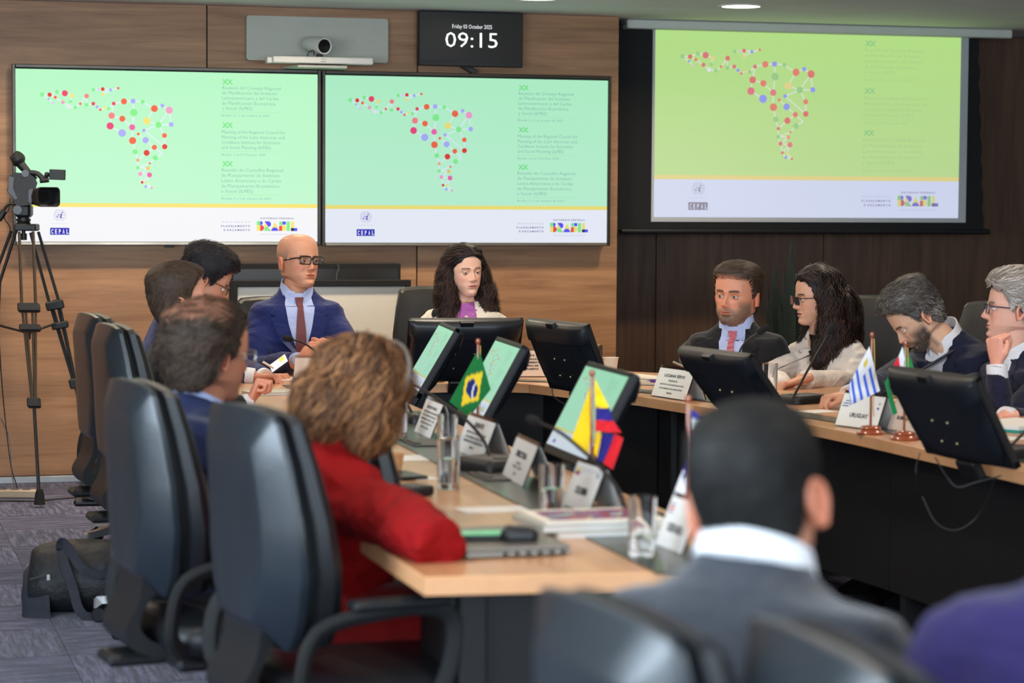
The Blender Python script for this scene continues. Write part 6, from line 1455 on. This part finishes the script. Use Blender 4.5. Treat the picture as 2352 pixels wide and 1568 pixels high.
q_ = G().box((0, 0, 0), (.045, .085, .008), b=.002); q_.xf(A); q_.build('case', m_black, ph3, smooth=0); q_ = G().box((0, 0, .0045), (.040, .08, .0008)); q_.xf(A); q_.build('screen', mat('phone_screen_lit', (235, 235, 250), .3, var=0, emit=.8), ph3, smooth=0); q_ = G().box((.008, .02, .0052), (.02, .025, .0006)); q_.xf(A); q_.build('screen_tile', mat('phone_tile_yellow', (220, 205, 90), .3, var=0, emit=.6), ph3, smooth=0)
g = G(); a_, b_ = at(604, 831, 9.72), at(628, 845, 9.74); g.tube([a_, b_], .005, 8); tag(g.build('pen', m_cup), 'white pen held above the table by the man in navy', 'pen')
nb_ = flat('notebook', 'notebook', 'dark-edged notebook beside the grey hand at the table end', 625, 905, (.20, .13), .2, m_paper, .010, part='page_block'); G().box((0, 0, .001), (.205, .135, .002)).box((0, 0, .0115), (.205, .135, .0015)).build('cover', m_plate, nb_, smooth=0)
# monitor cables hanging over the inner edge
for i, pts in enumerate(([(2113, 1040, 6.75), (2104, 1075, 6.7), (2106, 1110, 6.72), (2112, 1140, 6.8)], [(2148, 1050, 6.75), (2175, 1095, 6.7), (2200, 1118, 6.68), (2240, 1108, 6.66), (2300, 1092, 6.62)], [(2118, 1140, 6.72), (2150, 1200, 6.7), (2198, 1217, 6.68), (2250, 1180, 6.66), (2285, 1100, 6.6)], [(1268, 892, 9.0), (1272, 910, 8.97), (1300, 930, 8.95), (1340, 945, 8.95)])):
    tag(G().tube(smooth_path([tuple(at(*p)) for p in pts], 8), .0022 if i else .0018, 6).build('cable', m_black), ['thin cable hanging from the left edge of the big monitor back', 'black cable looping under the table edge by the big monitor back', 'long thin cable sagging in front of the dark table panel', 'thin cable hanging under the monitor at the bend of the table'][i].replace('left edge', 'lower edge'), 'cable', 'cables under the monitors')

# whiteboard stand against the wall
wbx0, wbx1 = ony(532, 700, 12.25).x, ony(942, 700, 12.25).x; zt_, zb_ = ony(740, 643, 12.25).z, .35
t = thing('whiteboard', 'blank cream whiteboard in a black frame standing behind the bald man', 'whiteboard', ((wbx0+wbx1)/2, 12.25, 0)); W2 = (wbx1-wbx0)/2
for x in (-W2+.014, W2-.014): G().box((x, 0, (zt_+zb_)/2), (.028, .04, zt_-zb_), b=.003).build('frame', m_blackm, t, smooth=0)
for z in (zt_-.017, zb_+.016): G().box((0, 0, z), (2*W2-.05, .04, .034), b=.003).build('frame', m_blackm, t, smooth=0)
G().box((0, .004, (zt_+zb_)/2), (2*W2-.05, .012, zt_-zb_-.06)).build('board', mat('board_cream', (216, 210, 198), .45, var=.01), t, smooth=0)
for x in (-W2+.1, W2-.1): G().box((x, .02, .2), (.04, .03, .36), b=.004).box((x, 0, .02), (.05, .36, .03), b=.004).build('stand_leg', m_blackm, t, smooth=0)
bx0, bx1 = ony(527, 620, 12.4).x, ony(918, 620, 12.4).x; z1, z0 = ony(720, 604, 12.4).z, ony(720, 650, 12.4).z
t = thing('black_display', 'switched-off black screen rising above the whiteboard', 'screen', ((bx0+bx1)/2, 12.4, 0)); G().box((0, 0, z1-.30), (bx1-bx0, .05, .60), b=.004).build('housing', m_blackm, t, smooth=0); G().box((0, -.026, z1-.31), (bx1-bx0-.03, .002, .56)).build('glass', m_scr, t, smooth=0)
for x in (-.3, .3): G().box((x, 0, (z1-.6)/2), (.05, .05, z1-.6)).box((x, 0, .02), (.06, .5, .03)).build('stand_leg', m_blackm, t, smooth=0)
cx = ony(776, 606, 12.36); G().tube(smooth_path([(cx.x-t.location.x, -.035, z1-.005), (cx.x-t.location.x+.006, -.035, z1-.03), (cx.x-t.location.x-.004, -.035, z1-.06), (cx.x-t.location.x-.006, -.035, z1-.10)]), .006, 6).build('cable', mat('cable_grey', (60, 60, 62), .5), t)

# tall plant in the dark corner
pp = at(1800, 700, 12.7); t = thing('snake_plant', 'tall dark green snake plant in the corner behind the bearded man', 'plant', (pp.x, pp.y, 0))
G().lathe([(.001, 0), (.14, 0), (.17, .34), (.155, .34), (.15, .30), (.001, .30)], n=32, cap=False).build('pot', m_blackm, t, smooth=50)
m_leaf = mat('plant_leaf', (10, 26, 11), .7, var=.4, scale=6, stretch=(1, 1, 4))
for px, ty, bx_, wd in ((1785, 598, 1786, .036), (1822, 546, 1814, .040), (1768, 660, 1782, .03), (1806, 610, 1800, .03), (1838, 640, 1822, .034), (1795, 680, 1806, .03)):
    tp = at(px, ty, 12.7)-pp; tp.z = at(px, ty, 12.7).z; b_ = at(bx_, 700, 12.7+random.uniform(-.05, .05))-pp; b_.z = .28; k = 12; R_ = []
    for i in range(k+1):
        u = i/k; c = b_*(1-u)+tp*u+IR*.01*math.sin(u*5); w2 = wd*.42*(.5+.9*math.sin(min(1, u*1.15)*PI*.62))*(1-max(0, (u-.72)/.28)**1.6) if u < 1 else .001
        w2 = max(w2, .001); R_.append([tuple(c-IR*w2), tuple(c-IC*w2*.28-IR*w2*.4), tuple(c-IC*w2*.3), tuple(c-IC*w2*.28+IR*w2*.4), tuple(c+IR*w2), tuple(c-IC*(w2*.28-.004)+IR*0)])
    G().loft(R_).build('leaf', m_leaf, t, smooth=60)

# video camera on its tripod
m_tube = mat('tripod_tube', (88, 78, 68), .3, metal=.8, var=.1); m_cam = mat('camcorder_black', (24, 25, 27), .45, var=.25, scale=40, bump=.08, bscale=300); m_camg = mat('camcorder_grey', (70, 74, 84), .4, var=.1)
ZT = 11.95; hub = at(64, 522, ZT); tr = thing('tripod', 'black camera tripod with twin-tube legs before the wooden wall', 'tripod', (hub.x, hub.y, 0)); T0 = Vector(tr.location)
def tp_(px, py, Z): return at(px, py, Z)-T0
def rod(g, a, b, r, n=10): g.tube([a, b], r, n)
Rc = Matrix([[IR.x, IC.x, 0, 0], [IR.y, IC.y, 0, 0], [0, 0, 1, 0], [0, 0, 0, 1]]).to_3x3(); Rc = Matrix([[IR.x, -IC.x, 0], [IR.y, -IC.y, 0], [0, 0, 1]])
def cbox(g, px, py, Z, wpx, hpx, d, rz=0, b=.006, T=None):
    c = at(px, py, Z)-(T or T0); R = Rc.to_4x4() @ Matrix.Rotation(rz, 4, 'Y'); k = 1*Z/FPX; return g.box(tuple(c), (wpx*k, d, hpx*k), R=R, b=b)
g = G(); cbox(g, 62, 522, ZT, 50, 16, .10); g.build('hub', m_cam, tr, smooth=0)
G().lathe([(.001, 0), (.034, 0), (.036, .006), (.030, .010), (.036, .014), (.036, .026), (.001, .028)], tuple(tp_(54, 514, ZT)), 24, cap=False).build('bowl', m_cam, tr); G().tube([tp_(54, 530, ZT), tp_(54, 536, ZT)], .010, 12).tube([tp_(54, 536, ZT), tp_(54, 551, ZT)], .017, 12).build('bowl_knob', m_cam, tr)
def leg(tops, clamp1, clamp2, foot, m):
    g = G()
    for a, b in zip(tops, clamp1): rod(g, tp_(*a), tp_(*b), .008)
    ob = g.build('leg', m, tr)
    g = G(); c1 = (tp_(*clamp1[0])+tp_(*clamp1[1]))/2; d = (tp_(*clamp1[1])-tp_(*clamp1[0])); w_ = d.length
    dn = (tp_(*clamp2)-c1).normalized(); X1 = d.normalized(); Y1 = dn.cross(X1); A = vaxes(Matrix.Identity(4), X1, Y1, -dn, c1)
    q = G().box((0, 0, -.01), (w_+.04, .035, .045), b=.006).box((0, -.022, .0), (.03, .02, .03), b=.006); q.xf(A); g.merge(q); A2 = vaxes(Matrix.Identity(4), X1, Y1, -dn, c1+dn*.115); q = G().box((0, 0, 0), (w_+.035, .034, .035), b=.006); q.xf(A2); g.merge(q); g.build('clamp', m_cam, ob, smooth=0)
    g = G(); e = tp_(*clamp2)
    for s in (-.5, -.25, .25, .5): rod(g, c1+X1*w_*s, e+X1*w_*.25*s, .0062)
    g.build('middle_tube', m, ob); q = G().box((0, 0, 0), (w_*.5+.03, .034, .05), b=.006); q.xf(vaxes(Matrix.Identity(4), X1, Y1, -dn, e)); q.build('clamp', m_cam, ob, smooth=0)
    f_ = tp_(*foot); rod(g := G(), e, f_, .0085); g.build('lower_tube', m_cam, ob)
    q = G(); q.tube([f_+Vector((0, 0, .075)), f_+Vector((0, 0, .05)), f_+Vector((0, 0, .012)), f_+Vector((0, 0, .0))], [.014, .022, .026, .030], 12); q.build('rubber_foot', m_blackm, ob)
fa = onz(90, 1165, .0); fZ = (fa-CAMP).dot(FW)
leg([(44, 532, 11.9), (76, 532, 11.9)], [(50, 702, 11.8), (82, 702, 11.8)], (78, 925, 11.66), (91, 1158, fZ), m_tube)
leg([(70, 534, 12.0), (88, 532, 12.0)], [(114, 698, 12.05), (136, 694, 12.05)], (172, 880, 12.1), (232, 1132, 12.16), m_cam)
leg([(38, 528, 12.0), (26, 530, 12.0)], [(-14, 690, 12.05), (-32, 686, 12.05)], (-45, 900, 12.1), (-92, 1132, 12.16), m_cam)
g = G(); s0 = tp_(66, 765, 11.9)
for q in ((128, 742, 12.05), (-20, 742, 12.05), (68, 752, 11.8)): rod(g, s0, tp_(*q), .006)
g.tube([s0+Vector((0, 0, .01)), s0-Vector((0, 0, .03))], .010, 10); g.build('spreader', m_cam, tr)
vc = thing('video_camera', 'black broadcast video camera with side screen on the tripod', 'video camera', tuple(at(54, 470, ZT))); V0 = Vector(vc.location)
def vp(px, py, dz=0): return at(px, py, ZT-dz)-V0
g = G(); g.tube([vp(54, 510), vp(54, 497)], .030, 18); cbox(g, 55, 484, ZT, 36, 30, .09, T=V0, b=.012); g.build('fluid_head', m_cam, vc)
g = G(); g.tube([vp(40, 482, .06), vp(40, 482, -.06)], .022, 16); g.build('drag_knob', m_camg, vc)
g = G(); g.tube(smooth_path([vp(36, 468), vp(18, 470), vp(4, 492), vp(-14, 530)]), .008, 8); g.tube([vp(10, 484), vp(-3, 505)], .016, 12); g.build('pan_handle', m_cam, vc)
g = G()                                                                                          # body, lens pointing towards the table and a little to the camera
def plank(g, pts, d0, d1):
    P0 = [vp(x, y, d0) for x, y in pts]; P1 = [vp(x, y, d1) for x, y in pts]; n = len(pts); V = P0+P1
    g.add([tuple(v) for v in V], [list(range(n)), list(range(n, 2*n))[::-1]]+[[i, n+i, n+(i+1) % n, (i+1) % n] for i in range(n)])
plank(g, [(22, 402), (36, 396), (66, 398), (80, 408), (86, 420), (80, 440), (72, 470), (40, 474), (24, 450), (16, 438)], .05, -.09); g.build('camera_body', m_cam, vc, smooth=0)
g = G(); plank(g, [(21, 404), (32, 408), (30, 432), (40, 456), (34, 458), (18, 440)], .054, .05); plank(g, [(66, 436), (76, 432), (72, 470), (65, 462)], .056, .05); g.build('side_panel', m_camg, vc, smooth=0)
g = G(); ld = (IR*.72+IC*.69).normalized(); lu = IU; ls = ld.cross(lu); lc_ = vp(84, 452, .02)
g.tube([lc_-ld*.03, lc_+ld*.05], .040, 20); g.build('lens_barrel', m_cam, vc)
hood = G(); RR = rrect(.135, .098, .022, 5)
hood.loft([[tuple(lc_+ld*dd+ls*x*s+lu*y*s) for x, y in RR] for dd, s in ((.03, .70), (.05, .86), (.10, 1.0), (.104, 1.0), (.104, .93), (.06, .75), (.06, .3))], cap=True); hood.build('lens_hood', m_cam, vc, smooth=40)
g = G(); q = lc_+ld*.062; g.tube([q-ld*.01, q], .030, 20); g.build('lens_glass', mat('lens_glass_black', (8, 8, 12), .08, var=0, coat=1), vc)
g = G(); g.tube(smooth_path([vp(52, 412, .02), vp(60, 398, .02), vp(84, 398, .02), vp(98, 410, .02), (vp(100, 416, .02))], 5), .016, 10, flat=.8); g.tube([vp(92, 415, .02), vp(112, 413, .02)], .013, 10); g.build('top_handle', m_cam, vc)
g = G(); g.tube([vp(82, 412, 0), vp(66, 398, 0), vp(50, 380, 0), vp(44, 371, 0)], [.012, .018, .022, .026], 14); g.tube([vp(50, 378, 0), vp(44, 371, 0), vp(40, 364, .0), vp(46, 356, .01)], [.020, .036, .040, .030], 14); g.build('viewfinder', m_cam, vc)
g = G(); g.tube([vp(58, 398, .03), vp(58, 398, .055)], .018, 14); g.build('audio_dial', m_camg, vc); g = G(); g.tube([vp(98, 408, .02), vp(116, 400, .02)], .009, 8); cbox(g, 108, 400, ZT-.02, 10, 10, .03, T=V0); g.build('screen_arm', m_cam, vc)
g = G(); cbox(g, 132, 401, ZT-.03, 37, 24, .014, rz=.03, T=V0, b=.003); g.build('side_screen', m_cam, vc, smooth=0)
g = G(); g.tube(smooth_path([vp(24, 455), vp(20, 480), vp(10, 500), vp(22, 520), vp(26, 545)]), .003, 6); g.build('cable', m_black, vc)
for i, (pts, lab, r_) in enumerate((([(2, 640, 11.9), (-2, 760, 11.9), (6, 900, 11.9), (24, 1060, 11.8), (40, 1120, 11.7)], 'thin grey cable hanging down beside the tripod', .0035), ([(2, 960, 12.2), (22, 1010, 12.2), (28, 1090, 12.1), (38, 1142, 11.95)], 'pale cable dropping to the power strip', .003), ([(-30, 1150, 11.9), (30, 1150, 11.9), (80, 1150, 11.95), (160, 1143, 11.98), (260, 1138, 12.0), (330, 1130, 12.1)], 'black cable lying across the carpet behind the tripod foot', .004))):
    P_ = [at(*p) for p in pts]
    if i == 2: P_ = [onz(p[0], p[1], .005) for p in pts]
    tag(G().tube(smooth_path(P_, 8), r_, 6).build('cable', m_black if i != 1 else m_camg), lab, 'cable', 'cables by the tripod')
p = onz(20, 1143, .0); ss = thing('power_strip', 'white power strip on the carpet by the tripod foot', 'power strip', (p.x, p.y, 0), -.3); G().box((0, 0, .022), (.30, .06, .04), b=.006).build('housing', mat('strip_beige', (170, 150, 126), .5, var=.05), ss, smooth=0)
for i in range(4): G().box((-.09+.06*i, 0, .043), (.035, .035, .004), b=.001).build('socket', m_camg, ss, smooth=0)

# duffel bag behind the near chair
bz = onz(222, 1418, 0); bag = thing('duffel_bag', 'black duffel bag on the carpet with hanging shoulder straps', 'bag', (bz.x, bz.y+.14, 0)); B0 = Vector(bag.location)
m_bag = mat('bag_nylon', (20, 21, 25), .6, var=.4, scale=10, bump=.9, bscale=22); m_bag2 = mat('bag_grey_panel', (34, 36, 46), .75, var=.2, scale=14, bump=.4, bscale=30)
ax_ = (IR*.97-IC*.10).normalized(); sd_ = Vector((-ax_.y, ax_.x, 0)); g = G(); rings = []
for i in range(17):
    u = -1+2*i/16; e_ = (1-abs(u)**3.2)**.42; hh_ = .255*(.62+.38*e_)*(1 if e_ > .02 else .3); dd_ = .145*(.55+.45*e_); ring = []
    for j in range(26):
        a = 2*PI*j/26; y = math.copysign(abs(math.cos(a))**.7, math.cos(a))*dd_*(1-.35*max(0, math.sin(a))); z = .5+.5*math.copysign(abs(math.sin(a))**.75, math.sin(a))
        pt = ax_*(u*.245)+sd_*y+Vector((0, 0, .004+z*hh_)); pt += noise.noise_vector((pt+B0)*9)*.014*z; ring.append(tuple(pt))
    rings.append(ring)
g.loft(rings); g.build('bag_body', m_bag, bag, smooth=70)
g = G(); rings = []
for i in range(7):
    u = -.975+.42*i/6; e_ = (1-min(1, abs(u))**3.0)**.42; ring = []
    for j in range(18):
        a = PI*(-.02+1.04*j/17)-PI/2*0; hh_ = .235*(.60+.36*e_); dd_ = .150*(.50+.53*e_); pt = ax_*(u*.25)-sd_*math.cos(a)*dd_+Vector((0, 0, .008+math.sin(a)*hh_*.86)); pt += noise.noise_vector((pt+B0)*14)*.010; ring.append(tuple(pt))
    rings.append(ring)
g.loft(rings, closed=False, cap=False); g.build('end_pocket', m_bag2, bag, smooth=70)
def strap(pts, w_=.017):
    P = smooth_path([tuple(at(*p)-B0) for p in pts], 7); R_ = []
    for i, q in enumerate(P):
        t_ = (P[min(i+1, len(P)-1)]-P[max(i-1, 0)]).normalized(); s1 = t_.cross(IC); s1 = s1.normalized() if s1.length > .1 else IR; R_.append([tuple(q-s1*w_), tuple(q-s1*w_+IC*.004), tuple(q+s1*w_+IC*.004), tuple(q+s1*w_)])
    return G().loft(R_)
zb = (bz-CAMP).dot(FW)
strap([(142, 1262, zb+.02), (150, 1300, zb-.03), (168, 1350, zb-.04), (180, 1395, zb-.05), (200, 1416, zb-.06), (235, 1412, zb-.05), (258, 1385, zb-.04), (268, 1330, zb-.03), (272, 1280, zb)]).build('shoulder_strap', m_bag2, bag, smooth=40)
strap([(138, 1275, zb+.06), (142, 1245, zb+.04), (160, 1262, zb), (185, 1300, zb-.03), (215, 1318, zb-.04), (250, 1312, zb-.03), (268, 1295, zb)]).build('carry_handle', m_bag2, bag, smooth=40)
g = G(); a_, b_ = at(70, 1330, zb-.05)-B0, at(118, 1318, zb-.09)-B0; g.tube([a_, b_], .004, 6); g.build('zip', mat('zip_metal', (120, 120, 120), .3, metal=.8, var=0), bag); G().box(tuple(at(111, 1326, zb-.10)-B0), (.012, .004, .02), b=.001).build('zip_pull', m_chrome, bag)
# corner monitor-arm box seen under the far table: desktop computer with gilt handle
